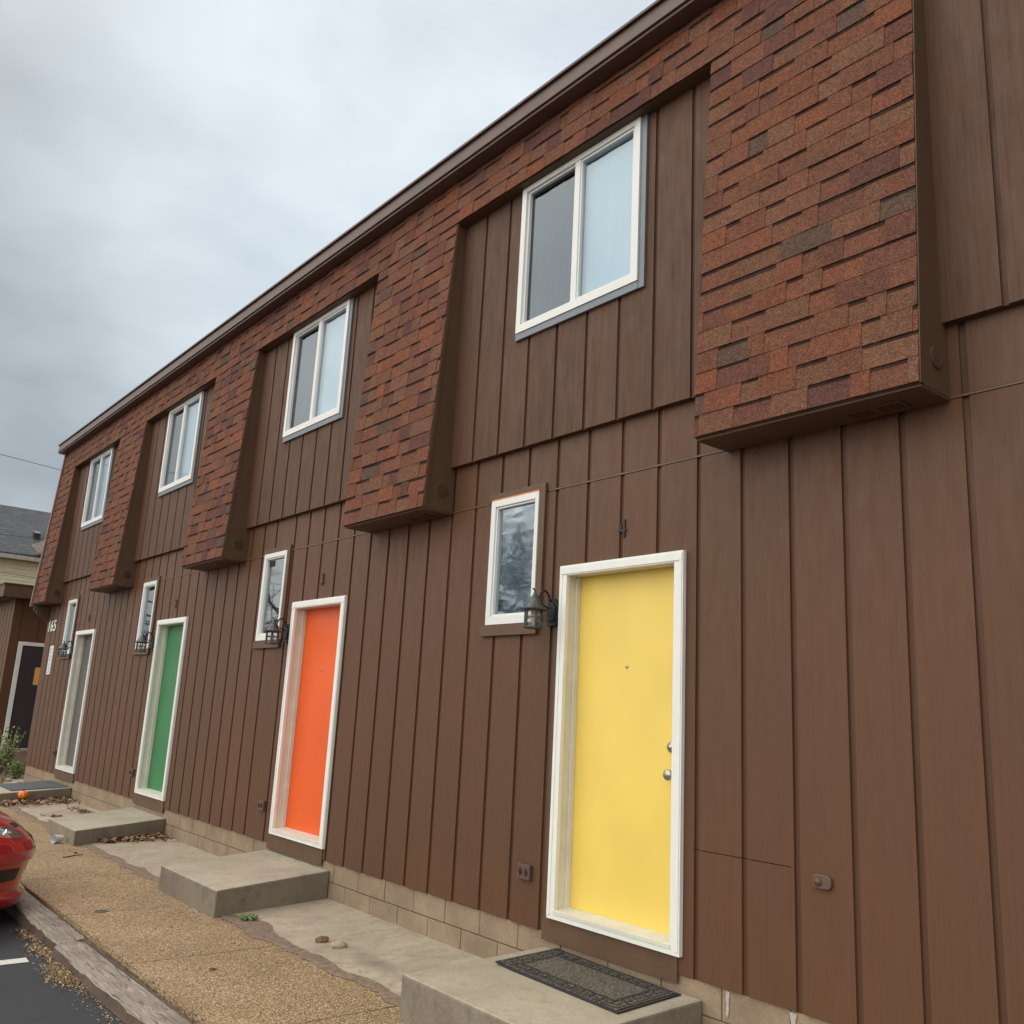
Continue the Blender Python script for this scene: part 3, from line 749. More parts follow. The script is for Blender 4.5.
for u, nm in ((3,'orange'),(2,'green'),(1,'grey')):
    L = lantern(u, 'dark metal carriage lantern beside the small window left of the %s door' % nm)
    for ch in lan0.children:
        c = ch.copy(); col.objects.link(c); c.parent = L
# outlet covers
def outlet(u, label):
    cx, cz = X(u)-.235, .225; L = empty('outlet_box', (cx, 0, cz), label, 'outlet', 'outlet boxes low on the wall')
    return L, cx, cz
for u in (4,3,2,1):
    L, cx, cz = outlet(u, 'small brown outdoor outlet box low on the wall left of the %s door' % DOORC[u][0])
    if u == 4:
        g = MB(); g.box(cx-.06, cx+.06, -.030, -.0005, cz-.045, cz+.045); g.build('cover', M['fascia'], L, bevel=.005)
        g = MB()
        for q in (-.027, .027):
            g.lathe((cx+q, -.0335, cz), [(.019,.003),(.019,0),(.014,-.002)], 'y', 14)
        g.build('socket', M['dark'], L); out0 = L
        for q in (-.027, .027):
            g = MB(); g.box(cx+q-.003, cx+q+.003, -.039, -.0356, cz-.026, cz+.026); g.build('latch', M['fascia'], L)
    else:
        for ch in out0.children:
            c = ch.copy(); col.objects.link(c); c.parent = L
L = empty('wall_fixture', (-2.53,0,.505), 'small brown painted oval cover plate on the siding right of the yellow door', 'cover plate')
g = MB(); pts = []
for k in range(24):
    a = 2*math.pi*k/24; pts.append((-2.53+.052*math.copysign(abs(math.cos(a))**.6, math.cos(a)), .505+.033*math.copysign(abs(math.sin(a))**.6, math.sin(a))))
g.prism_y(pts, -.020, -.0005); g.build('plate', M['siding' if 0 else 'fascia'], L, bevel=.006)
g = MB(); g.lathe((-2.545,-.0205,.503), [(.020,0),(.018,-.006),(.008,-.008),(.007,-.013),(.001,-.0135)], 'y', 16); g.build('cap', M['trim'], L, smooth=True)

# ------------------------------------------------------------------ concrete steps
def step(u, xa, xb, ya, yb_, zb, zf, label, dxl=0, dxr=0):
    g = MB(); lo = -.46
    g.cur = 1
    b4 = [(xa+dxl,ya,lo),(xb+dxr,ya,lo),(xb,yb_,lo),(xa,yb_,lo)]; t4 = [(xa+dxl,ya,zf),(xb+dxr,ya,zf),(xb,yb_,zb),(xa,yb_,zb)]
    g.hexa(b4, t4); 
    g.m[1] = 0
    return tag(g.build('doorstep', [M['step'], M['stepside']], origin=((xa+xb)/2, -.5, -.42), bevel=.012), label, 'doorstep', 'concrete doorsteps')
step(4, -4.45, -3.24, -1.04, .014, -.176, -.195, 'concrete doorstep carrying the patterned black mat, below the yellow door', .03, .03)
step(3, -8.38, -7.16, -1.00, .014, -.155, -.225, 'bare concrete doorstep below the orange door', .10, .10)
step(2, -12.28, -11.09, -1.02, .014, -.185, -.265, 'bare concrete doorstep with a paper cup at its corner, below the green door', .25, .20)
step(1, -16.35, -15.12, -1.05, .014, -.205, -.27, 'far concrete doorstep with a plain grey mat, below the grey door', .25, .15)

# doormats
L = empty('doormat', (-3.85,-.2,-.185), 'black and taupe doormat with a Greek key border on the step below the yellow door', 'doormat')
def mt(s_, t_, h=0):    # mat coordinates (0..1 along x, 0..1 out from wall) to the step top
    xa = -4.33 + .985*s_ + .03*t_; y = .005 - .50*t_ - .035*s_; 
    z = -.176 - .019*min(1, max(0, -y))/1.04 + .002 + h + .006*math.exp(-((s_-.02)/.06)**2)*1.5
    return (xa, y, z)
def mat_cell(g, s0, s1, t0, t1, h0, h1):
    g.hexa([mt(s0,t1,h0), mt(s1,t1,h0), mt(s1,t0,h0), mt(s0,t0,h0)], [mt(s0,t1,h1), mt(s1,t1,h1), mt(s1,t0,h1), mt(s0,t0,h1)])
g = MB(); 
for i in range(12): mat_cell(g, i/12, (i+1)/12, 0, 1, 0, .006)
g.build('backing', M['rubber'], L)
g = MB()
for i in range(12): mat_cell(g, .025+.95*i/12, .025+.95*(i+1)/12, .04, .96, .0062, .0105)
g.build('pile', M['pile'], L)
g = MB()
# greek key border raised in black rubber
def line(s0, t0, s1, t1, wd=.006):
    a0, a1 = min(s0,s1)-wd*.5, max(s0,s1)+wd*.5; b0, b1 = min(t0,t1)-wd, max(t0,t1)+wd
    mat_cell(g, a0, a1, b0, b1, .0108, .0125+random.random()*.0003)
def key(o_, d, n_, size, along, inward):
    for k in range(n_):
        base = o_ + k*size
        P_ = [(0,0),(0,1),(.78,1),(.78,.30),(.35,.30),(.35,.65)]
        for (p0, q0), (p1, q1) in zip(P_[:-1], P_[1:]):
            if along == 's': line(base+p0*size, inward(q0), base+p1*size, inward(q1))
            else: line(inward(q0), base+p0*size, inward(q1), base+p1*size)
key(.10, 1, 11, .073, 's', lambda q: .075+q*.12)
key(.10, 1, 11, .073, 's', lambda q: .925-q*.12)
key(.10, 1, 5, .16, 't', lambda q: .05+q*.06)
key(.10, 1, 5, .16, 't', lambda q: .95-q*.06)
for (a, bb, c, d) in ((.04,.06,.96,.06),(.04,.94,.96,.94),(.04,.06,.04,.94),(.96,.06,.96,.94),(.125,.22,.875,.22),(.125,.78,.875,.78),(.125,.22,.125,.78),(.875,.22,.875,.78)):
    line(a, bb, c, d, .005)
g.build('key_pattern', M['rubber'], L)
g = MB()
g.hexa([(-16.15,-.80,-.250),(-15.18,-.80,-.250),(-15.2,-.02,-.2045),(-16.3,-.02,-.2045)], [(-16.15,-.80,-.242),(-15.18,-.80,-.242),(-15.2,-.02,-.196),(-16.3,-.02,-.196)])
tag(g.build('doormat', M['greymat'], origin=(-15.7,-.4,-.23)), 'plain dark grey doormat on the far step below the grey door', 'doormat')

# ------------------------------------------------------------------ litter and plants
LC = [(.24,.13,.07),(.30,.17,.09),(.16,.085,.055),(.36,.24,.13),(.12,.06,.045),(.40,.29,.17),(.22,.10,.06)]
def leaf_quad(g, x, y, z, s_, cols=LC, tilt=.6):
    c = jit(random.choice(cols), .25); g.cc = c
    a = random.uniform(0, 2*math.pi); e = Matrix.Rotation(a, 3, 'Z') @ Matrix.Rotation(random.uniform(-tilt, tilt), 3, 'X') @ Matrix.Rotation(random.uniform(-tilt, tilt), 3, 'Y')
    L_, W_ = s_*random.uniform(.8,1.4), s_*random.uniform(.4,.8); cu = random.uniform(-.35,.5)*W_
    P_ = [(-L_,0,0),(-.35*L_,W_,cu),(.45*L_,.8*W_,cu),(L_,0,0),(.45*L_,-.8*W_,cu),(-.35*L_,-W_,cu)]
    vs = [Vector((x,y,z+s_*.35)) + e @ Vector(p) for p in P_]
    g.add(vs, [(0,1,2,3),(0,3,4,5)])
def pile(label, n, fn, s_, cols=LC, zf=lambda x, y: -.40, hmax=.03, org=None):
    g = MB(); xs_ = []
    for i in range(n):
        x, y, h = fn(); leaf_quad(g, x, y, zf(x, y) + h*random.random(), s_*random.uniform(.6,1.2), cols); xs_.append((x, y))
    cx_ = sum(p[0] for p in xs_)/len(xs_); cy_ = sum(p[1] for p in xs_)/len(xs_)
    return tag(g.build('fallen_leaves', M['leaf'], origin=(cx_, cy_, zf(cx_, cy_)), recalc=False), label, 'dead leaves', None, 'stuff')
zap = lambda x, y: -.409 + (y+.9)*.035
def f1():
    s_ = random.random()**.8; y = -.95*s_; x = -15.10+.15*s_ + abs(random.gauss(0, .16+.12*(1-s_))); return x, min(y+random.gauss(0,.02), -.01), .04
pile('heap of brown dead leaves along the near side of the far doorstep', 620, f1, .030, zf=zap)
def f2():
    s_ = random.random()**.9; y = -.75*s_; x = -11.06 + .05*s_ + abs(random.gauss(0, .10+.08*(1-s_))); return x, min(y, -.01), .03
pile('drift of brown dead leaves against the near side of the doorstep with the paper cup', 420, f2, .026, zf=zap)
def f3():
    a = random.gauss(0, .13), random.gauss(0, .035); return -13.2+a[0], -.62+a[1]+a[0]*.3, .015
pile('small scatter of dead leaves on the apron beyond the cup doorstep', 60, f3, .024, zf=zap)
def f3b():
    return -13.6+random.gauss(0,.25), -.22+random.gauss(0, .05), .015
pile('thin line of dead leaves near the blocks between the two far doorsteps', 90, f3b, .024, zf=zap)
TC = [(.33,.22,.11),(.40,.28,.15),(.26,.15,.075),(.18,.10,.055),(.50,.40,.25)]
za = lambda x, y: -.534
pile('tan chip and leaf heap on the asphalt against the nearest timber beam', 2600, lambda: ((lambda q: (-6.46+random.gauss(0,.14), min(-2.135-abs(random.gauss(0,.065)), -2.13), .022))(0)), .0062, TC, za)
pile('tan leaf litter on the asphalt by the joint of the two timber beams', 900, lambda: (-7.08+random.gauss(0,.13), min(-2.115-abs(random.gauss(0,.05)), -2.11), .015), .008, TC, za)
pile('reddish leaf litter on the asphalt nearest the red car', 180, lambda: (-7.55+random.gauss(0,.10), -2.12-abs(random.gauss(0,.035)), .01), .011, [(.24,.13,.09),(.36,.22,.13)], za)
pile('loose grit and chips trailing along the foot of the nearest beam', 500, lambda: (random.uniform(-6.3,-4.4), -2.13-abs(random.gauss(0,.06)), .004), .006, TC, za)
pile('dark grit and bark crumbs along the crack between path and timber beams', 1300, lambda: (random.uniform(-9.2,-4.3), -1.926+random.gauss(0,.008), .004), .0055, [(.045,.032,.026),(.08,.055,.04),(.18,.13,.085)], lambda x, y: -.446 if y < -1.92 else -.421)
pile('scattered crumbs and bits of leaf on the path and apron', 260, lambda: (random.uniform(-12,-4.3), random.uniform(-1.6,-.75), .002), .007, LC, lambda x, y: -.418 if y < -.85 else zap(x,y)+.001)
def single_leaf(x, y, z, s_, label, c=(.42,.30,.16)):
    g = MB()
    for i in range(4): leaf_quad(g, x+random.uniform(-.5,.5)*s_, y+random.uniform(-.5,.5)*s_, z, s_*.6, [c, tuple(q*.6 for q in c)], .5)
    tag(g.build('dry_leaf', M['leaf'], origin=(x,y,z), recalc=False), label, 'leaf')
single_leaf(-5.74, -1.52, -.42, .035, 'curled tan dry leaf alone on the aggregate path')
single_leaf(-4.92, -.55, -.398, .03, 'small curled dry leaf on the apron left of the mat doorstep', (.34,.22,.12))
single_leaf(-10.4, -1.12, -.42, .035, 'brown dry leaf at the foot of the doorstep below the green door', (.32,.2,.1))
# iron cover spot on the path
g = MB(); g.lathe((-7.62,-1.65,-.4195), [(.048,0),(.048,.003),(.040,.004)], 'z', 20)
tag(g.build('metal_cap', M['agedmetal'], origin=(-7.62,-1.65,-.42)), 'small round dark metal cap set in the aggregate path', 'metal cap')
def rock(x, y, z, s_, mat, label, seed, name='stone', cat='stone', grp=None):
    bm = bmesh.new(); bmesh.ops.create_icosphere(bm, subdivisions=3, radius=1)
    for v in bm.verts:
        d = 1+.35*mnoise.noise(v.co*1.1+Vector((seed,0,0)))+.08*mnoise.noise(v.co*4+Vector((seed,3,0)))
        v.co = Vector((v.co.x*s_*d, v.co.y*s_*.7*d, v.co.z*s_*.62*d))
        v.co.z = max(v.co.z, -.5*s_*.6)
    me = bpy.data.meshes.new(name); bm.to_mesh(me); bm.free(); me.materials.append(mat)
    o = bpy.data.objects.new(name, me); col.objects.link(o); o.location = (x, y, z+s_*.30); o.rotation_euler.z = seed
    return tag(o, label, cat, grp)
rock(-5.99, -.66, -.402, .045, M['stone_brown'], 'reddish brown stone on the apron, left of the two', 1.2)
rock(-5.80, -.63, -.402, .050, M['stone_tan'], 'pale tan stone on the apron, right of the two', 4.4)
# white paper cup lying down
g = MB(); g.tube([(-11.17,-1.07,-.377),(-11.12,-1.165,-.373)], [.034,.046], 20, cap=False)
g.tube([(-11.17,-1.07,-.377),(-11.169,-1.0715,-.377)], [.034,.001], 20, cap=False)
g.tube([(-11.122,-1.161,-.373),(-11.119,-1.167,-.373)], [.049,.049], 20, cap=False)
g.tube([(-11.165,-1.08,-.377),(-11.12,-1.165,-.373)], [.031,.043], 20, cap=False)
tag(g.build('paper_cup', [M['paper'], M['interior']], origin=(-11.15,-1.10,-.42)), 'white paper cup lying on its side against the doorstep below the green door', 'cup')
# orange gourd
L = empty('orange_pumpkin', (-14.95,-.68,-.41), 'small orange pumpkin on the leaves beside the far doorstep', 'pumpkin')
g = MB(); n_ = 32; prof = []
vs = []; fs = []; rr = .068
for i in range(9):
    ph = math.pi*(i/8)
    for k in range(n_):
        a = 2*math.pi*k/n_; rad = rr*math.sin(ph)*(1+.07*math.cos(8*a)); vs.append((-14.95+rad*math.cos(a), -.68+rad*math.sin(a), -.285+rr*.85*math.cos(ph)-(.012 if i == 0 else 0)))
for i in range(8):
    for k in range(n_): fs.append((i*n_+k, i*n_+(k+1)%n_, (i+1)*n_+(k+1)%n_, (i+1)*n_+k))
g.add(vs, fs); g.build('body', M['orange'], L, smooth=True)
g = MB(); g.tube([(-14.95,-.68,-.235),(-14.945,-.68,-.215),(-14.935,-.68,-.205)], [.009,.006,.005], 8); g.build('stem', M['bark'], L)
g = MB(); g.lathe((-14.95,-.68,-.415), [(.035,0),(.035,.08),(.028,.083)], 'z', 12); g.build('base', M['black'], L)
# green weed on the apron
GC = [(.10,.22,.045),(.14,.28,.06),(.07,.16,.035)]
g = MB()
for i in range(60): leaf_quad(g, -6.86+random.gauss(0,.045), -.80+random.gauss(0,.03), -.405+random.random()*.012, .016, GC, .5)
tag(g.build('weed', M['green'], origin=(-6.86,-.80,-.405), recalc=False), 'small bright green weed in the crack near the orange door doorstep', 'weed')
# twig pieces
g = MB(); g.tube([(-10.16,-1.30,-.416),(-10.20,-1.22,-.414),(-10.27,-1.14,-.415),(-10.27,-1.08,-.416)], [.004,.006,.005,.003], 6)
tag(g.build('twig', M['bark'], origin=(-10.22,-1.18,-.415)), 'thin dark twig lying on the path near the green door doorstep', 'twig')
# plants at the far corner
def stem_plant(name, x, y, z, h, n_, spread, label, cols, ls):
    L = empty(name, (x, y, z), label, 'plant')
    st_ = MB(); lf = MB()
    for i in range(n_):
        a = random.uniform(0, 6.28); r_ = spread*random.random()**.5; hh = h*random.uniform(.55,1)
        tx, ty = x+r_*math.cos(a), y+r_*math.sin(a)
        pts_ = [(x+(tx-x)*.3*q+(tx-x)*.7*q*q, y+(ty-y)*.3*q+(ty-y)*.7*q*q, z+hh*q) for q in (0,.33,.66,1)]
        st_.tube(pts_, [.006,.005,.004,.002], 5)
        for k in range(26):
            q = random.uniform(.2,1); leaf_quad(lf, x+(tx-x)*(.3*q+.7*q*q)+random.gauss(0,.02), y+(ty-y)*(.3*q+.7*q*q)+random.gauss(0,.02), z+hh*q, ls*random.uniform(.6,1.2), cols, 1.2)
    st_.build('stems', M['stone_tan'], L); lf.build('leaves', M['green'], L, recalc=False)
PCc = [(.17,.25,.07),(.25,.33,.11),(.14,.20,.07),(.32,.38,.17)]
stem_plant('weedy_shrub', -19.4, -.04, -.45, .98, 24, .24, 'tall feathery green weed growing left of the far wall corner', PCc, .026)
stem_plant('weedy_shrub', -19.2, -.32, -.45, .80, 22, .24, 'pale green weed partly cut by the left edge of the photo', PCc, .024)
stem_plant('low_shrub', -19.0, .07, -.45, .38, 26, .20, 'low bright green plant against the block base at the far corner', PCc, .022)
DC = [(.03,.022,.018),(.06,.04,.03),(.10,.06,.04),(.045,.05,.03)]
stem_plant('dead_shrub', -18.25, -.50, -.45, .46, 40, .24, 'dark dried brown shrub at the left edge by the far doorstep', DC, .028)
for i in range(14):
    x = -17.9+random.uniform(-.9,.9); y = -.15-random.random()*.75
    if -18.4 < x < -16.5: y -= .0
    rock(x, y, -.40, random.uniform(.05,.10), M[random.choice(['stone_brown','stone_tan'])], 'small landscaping rock among the others by the far wall corner', 9.1*i, 'landscape_rock', 'rock', 'landscape rocks at the far corner')

# ------------------------------------------------------------------ neighbour building of the same row
nb = empty('brown_annex', (-21.4,.8,-.45), 'lower brown building with a dark door and white frame beyond the far wall corner', 'building')
g = MB(); xn = -21.4
g.cc = (1,1,1)
boards(MB(), 0, 1, 0, 1, [], [], 0)
g.box(xn-8, xn-.01, .035, 6, 0.0, 3.1)
ds = (.215, 1.13, .03, 2.16)
ys = [.03, .20, .55, .95, 1.35, 1.7, 2.1, 2.6, 3.2, 4, 6]
for a, c in zip(ys[:-1], ys[1:]):
    for p, q, s0, s1 in rect_minus(a+.017, c-.017, 0.0, 3.06, [ds]): g.box(xn-.009, xn, p, q, s0, s1)
xb = xn
while xb > xn-7.9:
    g.box(xb-.28, xb-.02, .022, .0345, 0.0, 3.06); xb -= .305
g.build('wall', M['siding'], nb)
g = MB(); g.box(xn-8.2, xn+.28, -.28, 6.2, 3.05, 3.30); g.box(xn-8.2, xn+.30, -.30, 6.2, 3.302, 3.335); g.build('roof', M['trim'], nb, bevel=.004)
g = MB(); g.box(xn+.001, xn+.02, .30, 1.05, .04, 2.09); dd = g.build('door', M['darkdoor'], nb)
g = MB()
g.box(xn+.0005, xn+.03, .205, .292, .0, 2.17); g.box(xn+.0005, xn+.03, 1.06, 1.14, 0, 2.17); g.box(xn+.0005, xn+.03, .293, 1.059, 2.095, 2.17); g.build('door_frame', M['white'], dd, bevel=.003)
g = MB(); g.box(xn-8, xn-.01, .04, 6, -.45, -.02); g.box(xn-.01, xn+.35, -.3, 2.5, -.45, -.03); g.build('foundation', M['cmu'], nb)
g = MB(); g.box(xn-.01, xn+.36, -.3, 2.5, -.029, .012); g.build('ledge', M['step'], nb)
g = MB(); g.box(xn+.0205, xn+.0235, .60, .80, 1.30, 1.66); tag(g.build('door_notice', M['notice'], origin=(xn+.02,.7,1.5)), 'orange paper notice on the dark door beyond the wall corner', 'notice')

# ------------------------------------------------------------------ yellow house behind
hs = empty('yellow_house', (-35,4,-.46), 'pale yellow clapboard house with a dark grey shingle roof far behind', 'house')
g = MB(); xh = -35.35
g.box(xh-8, xh-.03, -3.2, 12, -.46, 5.6)
z = -.3
while z < 5.5:
    g.prism_y([(xh-.03,z),(xh,z),(xh-.018,z+.139),(xh-.03,z+.139)], -3.2, 12); z += .14
g.build('wall', M['yellowside'], hs)
g = MB(); g.prism_y([(-34.95,5.70),(-34.95,5.78),(-39.4,8.15),(-43.8,5.78),(-43.8,5.70),(-39.4,8.05)], -3.6, 12.4); rf = g.build('roof', M['greyroof'], hs)
g = MB(); g.prism_y([(-36.7,6.72),(-36.4,6.56),(-36.4,6.80),(-36.7,6.90)], 3.10, 3.30); g.build('roof_vent', M['black'], rf)
g = MB(); g.box(-35.02, -34.93, -3.6, 12.4, 5.58, 5.715); g.box(-35.34, -35.021, -3.6, 12.4, 5.60, 5.63); g.build('fascia', M['peel'], hs)
g = MB(); g.prism_x([(2.72,6.10),(3.05,6.28),(4.4,7.0),(5.7,6.28),(5.4,6.10),(4.4,6.75),(3.06,5.86),(2.98,5.86)], -34.93, -34.75); g.prism_x([(2.98,5.82),(4.4,6.74),(5.8,5.82)], -36.9, -34.95)
g.build('gable', M['peel'], hs)
# ------------------------------------------------------------------ overhead wires
def ray(u, v): return F + RX*((u-512)/FPX) - UX*((v-512)/FPX)
def wire(a, b_, label, r_=.009):
    a, b_ = Vector(a), Vector(b_); g = MB(); d = b_-a
    g.tube([a+d*q+Vector((0,0,-.5*4*q*(1-q)*.25)) for q in [k/12 for k in range(13)]], r_, 5)
    tag(g.build('overhead_wire', M['wire'], origin=tuple(a)), label, 'wire')
wire((-30,-16,9.4), (-30,10,7.35), 'thin overhead wire crossing the pale sky left of the roof end')
wire((-31,-14,5.35), (-31,9,6.15), 'thin overhead wire crossing in front of the grey roof')
wire((-30.5,-12,5.25), (-30.5,9,4.35), 'thin overhead wire crossing in front of the yellow clapboards')

# ------------------------------------------------------------------ red car
CX, CYY, CZ = -7.80, -2.985, -.535
car = empty('red_car', (CX-2.1, CYY, CZ), 'red car parked nose in over the timber kerb at the left edge', 'car')
LV = [(.11,.16,4.02,.76),(.15,.05,4.10,.82),(.23,.02,4.14,.845),(.27,.070,4.13,.84),(.38,.055,4.14,.85),(.50,.03,4.15,.862),(.515,.0,4.17,.866),(.60,.0,4.18,.868),(.665,.03,4.17,.866),(.70,.065,4.15,.862),(.76,.12,4.12,.855),(.82,.20,4.08,.845),(.88,.34,4.05,.82),(.93,.58,4.02,.77),(.955,.90,4.0,.70)]
def lv(z):
    z = max(LV[0][0], min(LV[-1][0], z))
    for a, c in zip(LV[:-1], LV[1:]):
        if z <= c[0]:
            q = (z-a[0])/(c[0]-a[0]); return [a[i]+(c[i]-a[i])*q for i in range(4)]
def SF(t_, z, off=0):          # t in [-1,1]: |t|<=.5 across the nose, beyond along the side
    _, xf, xr, b_ = lv(z); sgn = 1 if t_ >= 0 else -1; a = abs(t_)
    nose = lambda f: xf + .10*f*f + .30*f**7
    if a <= .5:
        f = math.sin(a/.5*math.pi/2); y = b_*f; x = nose(f)
        if off:
            nx = 1; ny = (.2*f+2.1*f**6)/b_; l_ = math.hypot(nx, ny); x -= off/l_; y += off*ny/l_
    else:
        q = (a-.5)/.5; x = nose(1) + (xr-.25-nose(1))*q; y = b_+off
    return (CX - x, CYY + sgn*y, CZ + z*.9)
def patch_(t0, t1, z0f, z1f, off, nt_=16, nz=6, mb=None):
    g = mb or MB(); vs = []
    for i in range(nt_+1):
        q = i/nt_; tt = t0+(t1-t0)*q
        for k in range(nz+1):
            a, c = z0f(q), z1f(q); vs.append(SF(tt, a+(c-a)*k/nz, off))
    fs = [(i*(nz+1)+k, (i+1)*(nz+1)+k, (i+1)*(nz+1)+k+1, i*(nz+1)+k+1) for i in range(nt_) for k in range(nz)]
    g.add(vs, fs); return g
g = MB(); tz = [LV[0][0]+(LV[-1][0]-LV[0][0])*k/44 for k in range(45)]
tz = sorted(set(tz+[l_[0] for l_ in LV])); tts = [-1+2*i/120 for i in range(121)]
vs = [SF(tt, z) for z in tz for tt in tts]; nT = len(tts)
fs = [(j*nT+i, j*nT+i+1, (j+1)*nT+i+1, (j+1)*nT+i) for j in range(len(tz)-1) for i in range(nT-1)]
# close the tail and the top
fs += [[j*nT, j*nT+nT-1, (j+1)*nT+nT-1, (j+1)*nT] for j in range(len(tz)-1)]
fs += [list(range((len(tz)-1)*nT, len(tz)*nT)), list(range(nT))[::-1]]
g.add(vs, fs); body = g.build('body', M['red'], car, smooth=False)
for p in body.data.polygons: p.use_smooth = len(p.vertices) == 4
# cabin
g = MB()
def ring(z, xa, xb_, hw):
    z *= .93
    return [(CX-xa,CYY-hw,CZ+z),(CX-xa+.10,CYY-hw*.5,CZ+z),(CX-xa+.12,CYY,CZ+z),(CX-xa+.10,CYY+hw*.5,CZ+z),(CX-xa,CYY+hw,CZ+z),(CX-xb_,CYY+hw,CZ+z),(CX-xb_-.06,CYY,CZ+z),(CX-xb_,CYY-hw,CZ+z)]
def loft(g, rs):
    n_ = len(rs[0]); g.add([p for r_ in rs for p in r_], [(j*n_+i, j*n_+(i+1)%n_, (j+1)*n_+(i+1)%n_, (j+1)*n_+i) for j in range(len(rs)-1) for i in range(n_)] + [list(range((len(rs)-1)*n_, len(rs)*n_))])
loft(g, [ring(.92,1.05,3.95,.74), ring(1.15,1.42,3.72,.68), ring(1.34,1.78,3.45,.61)])
g.build('windows', glass('car_glass', tr=(.08,.09,.10), ior=1.6), car)
g = MB(); loft(g, [ring(1.335,1.76,3.47,.625), ring(1.38,1.88,3.38,.59), ring(1.42,2.15,3.15,.48), ring(1.43,2.4,2.9,.3)])
for s_ in (-1, 1):
    for (xa, za_, xb_, zb_, w0, w1) in ((1.05,.92,1.78,1.345,.745,.615),(2.55,.92,2.6,1.345,.745,.615),(3.95,.92,3.45,1.345,.745,.615)):
        g.tube([(CX-xa,CYY+s_*w0,CZ+za_*.93),(CX-xb_,CYY+s_*w1,CZ+zb_*.93)], .028, 8)
g.build('roof', M['red'], car, smooth=True)
# front details
for s_ in (1, -1):
    t0, t1 = (.28*s_, .50*s_)
    g = patch_(t0, t1, lambda q: .685+.065*q, lambda q: .785+.06*min(1, q*2.2)-.065*max(0, q-.55)/.45, .006, 22, 6)
    hl = g.build('headlight', glass('headlight_lens', tr=(.9,.92,.94), ior=1.5), car, smooth=True)
    g = patch_(t0+.008*s_, t1-.008*s_, lambda q: .692+.065*q, lambda q: .778+.058*min(1, q*2.2)-.063*max(0, q-.55)/.45, .0015, 22, 6)
    g.build('housing', M['chrome'], hl, smooth=True)
    for tt, zz, rr_ in ((.35, .750, .028), (.42, .768, .032)):
        p = Vector(SF(tt*s_, zz, .003)); g = MB()
        g.lathe((p.x-.012, p.y, p.z), [(.004,0),(rr_*.6,.004),(rr_,.013),(rr_*.98,.0135)], 'x', 16, cap=False); g.build('reflector', M['chrome'], hl, smooth=True)
    g = patch_(.20*s_, .27*s_, lambda q: .775, lambda q: .80+.01*q, .003, 4, 3); g.build('wing_gap', M['carblack'], car)
    g = patch_(.30*s_, .50*s_, lambda q: .37-.02*q, lambda q: .46+.01*q, .004, 10, 3); g.build('fog_recess', M['carblack'], car)
    g = patch_(.20*s_, .225*s_, lambda q: .56, lambda q: .61, .004, 6, 2); g.build('side_marker', M['carblack'], car)
    for wx in (.82, 3.30):
        g = MB(); yw = CYY+s_*.865
        g.lathe((CX-wx, yw-(s_*.012 if s_>0 else -.012)-.0, CZ+.345), [(.375,0),(.375,.016*s_)], 'y', 36); g.build('wheel_arch', M['carblack'], car)
        g = MB(); prof_ = [(.20,-.10),(.29,-.10),(.312,-.085),(.315,-.02),(.305,.0),(.22,.006),(.20,.0)]
        g.lathe((CX-wx, yw+s_*.008, CZ+.315), [(r_, h*s_) for r_, h in prof_], 'y', 40, cap=False); wh = g.build('wheel', M['tyre'], car, smooth=True)
        g = MB(); g.lathe((CX-wx, yw+s_*.008, CZ+.315), [(.205,-.03*s_),(.205,.002*s_),(.195,.003*s_),(.185,-.03*s_)], 'y', 40, cap=False)
        g.lathe((CX-wx, yw+s_*.008, CZ+.315), [(.04,-.035*s_),(.04,.0),(.03,.004*s_)], 'y', 20)
        for k in range(7):
            a = 2*math.pi*k/7; ca_, sa_ = math.cos(a), math.sin(a)
            g.tube([(CX-wx+ca_*.03, yw-s_*.006, CZ+.315+sa_*.03), (CX-wx+ca_*.195, yw-s_*.008, CZ+.315+sa_*.195)], [.022,.016], 6)
        g.build('rim', M['alloy'], wh)
g = patch_(-.20, .20, lambda q: .345+.06*abs(2*q-1)**3, lambda q: .50-.02*abs(2*q-1)**3, .004, 30, 4); g.build('lower_grille', M['carblack'], car)
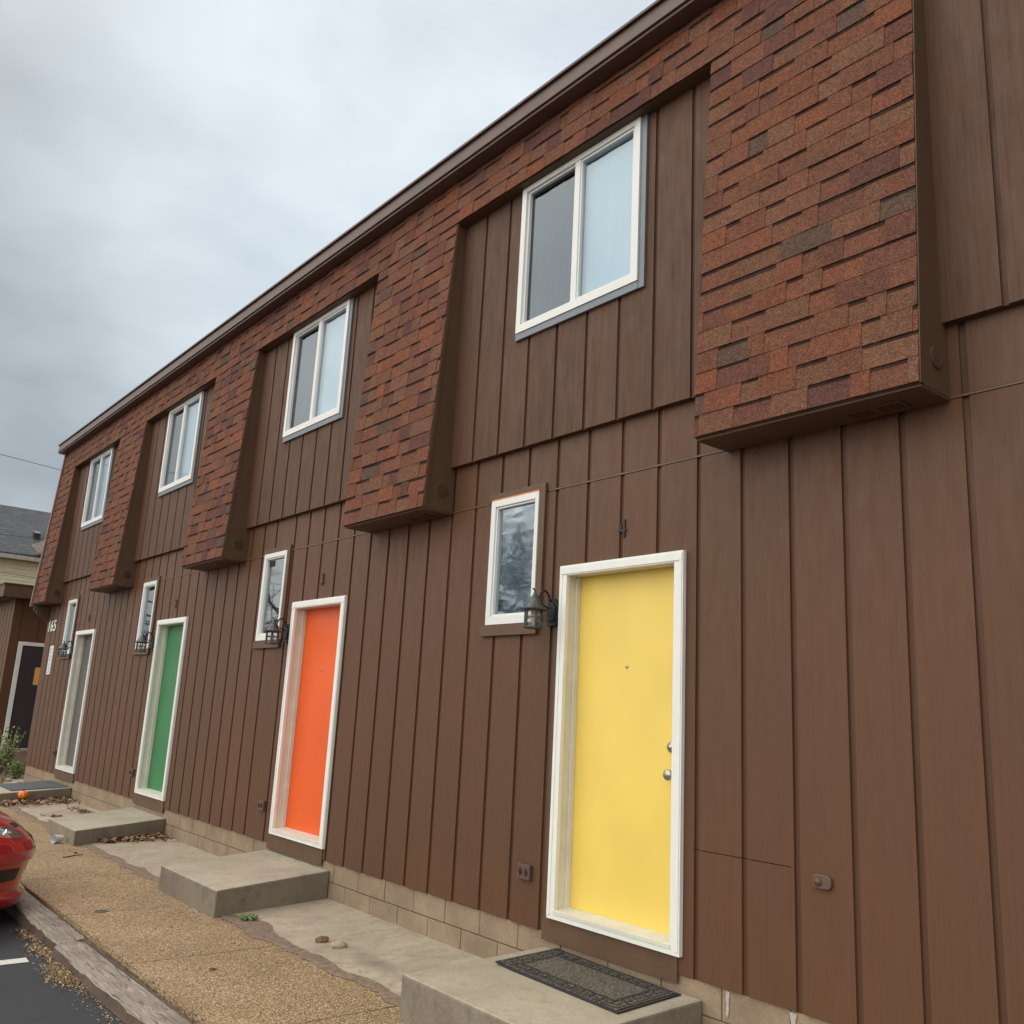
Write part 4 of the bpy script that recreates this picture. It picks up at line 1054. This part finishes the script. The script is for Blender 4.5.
g = patch_(-.20, .20, lambda q: .62, lambda q: .69, .004, 20, 3); g.build('upper_grille', M['carblack'], car)
for s_ in (-1, 1):
    g = MB(); g.lathe((CX-1.62, CYY+s_*.90, CZ+.92), [(.001,-.09),(.07,-.07),(.09,0),(.075,.06),(.001,.075)], 'y', 14); g.build('mirror', M['red'], car, smooth=True)

car.location = (-8.62, -2.02-2.1, CZ); car.rotation_euler.z = R(90)

# ------------------------------------------------------------------ bare trees across the car park (seen mirrored in the small windows)
def bare_tree(x, y, h, seed, label):
    rnd = random.Random(seed); L = empty('bare_tree', (x, y, -.68), label, 'tree', 'bare trees across the car park')
    tr_ = MB(); br_ = MB()
    def grow(g, p, d, ln, r_, depth):
        pts_ = [p]; dd_ = d.copy(); q = p.copy(); nseg = 4
        for i in range(nseg):
            dd_ = (dd_ + Vector((rnd.gauss(0,.13), rnd.gauss(0,.13), rnd.gauss(.03,.08)))).normalized(); q = q + dd_*ln/nseg; pts_.append(q.copy())
        g.tube(pts_, [r_*(1-.38*i/nseg) for i in range(nseg+1)], 6 if depth < 3 else 3, cap=False)
        if depth >= 5: return
        for i in range(rnd.choice([2,3,3]) if depth else 7):
            a = rnd.uniform(0, 6.28); ax = dd_.orthogonal().normalized(); ax.rotate(Matrix.Rotation(a, 3, dd_))
            nd = (dd_*rnd.uniform(.7,1.1) + ax*rnd.uniform(.5,.9)).normalized()
            st_ = pts_[rnd.choice([2,3,4,4])]
            grow(br_, st_, nd, ln*rnd.uniform(.62,.82), r_*.58, depth+1)
    grow(tr_, Vector((x,y,-.72)), Vector((0,0,1)), h*.30, h*.026, 0)
    tr_.build('trunk', M['bark'], L); br_.build('crown', M['bark'], L)
bare_tree(-24, -16.5, 12, 3, 'nearest bare leafless tree across the car park, standing alone closest to the path')
bare_tree(-29, -19, 14, 21, 'broad bare leafless tree across the car park just behind the nearest one')
bare_tree(-45, -18, 13, 8, 'bare leafless tree in the middle of the row across the car park')
bare_tree(-64, -19, 14, 15, 'farthest bare leafless tree across the car park')
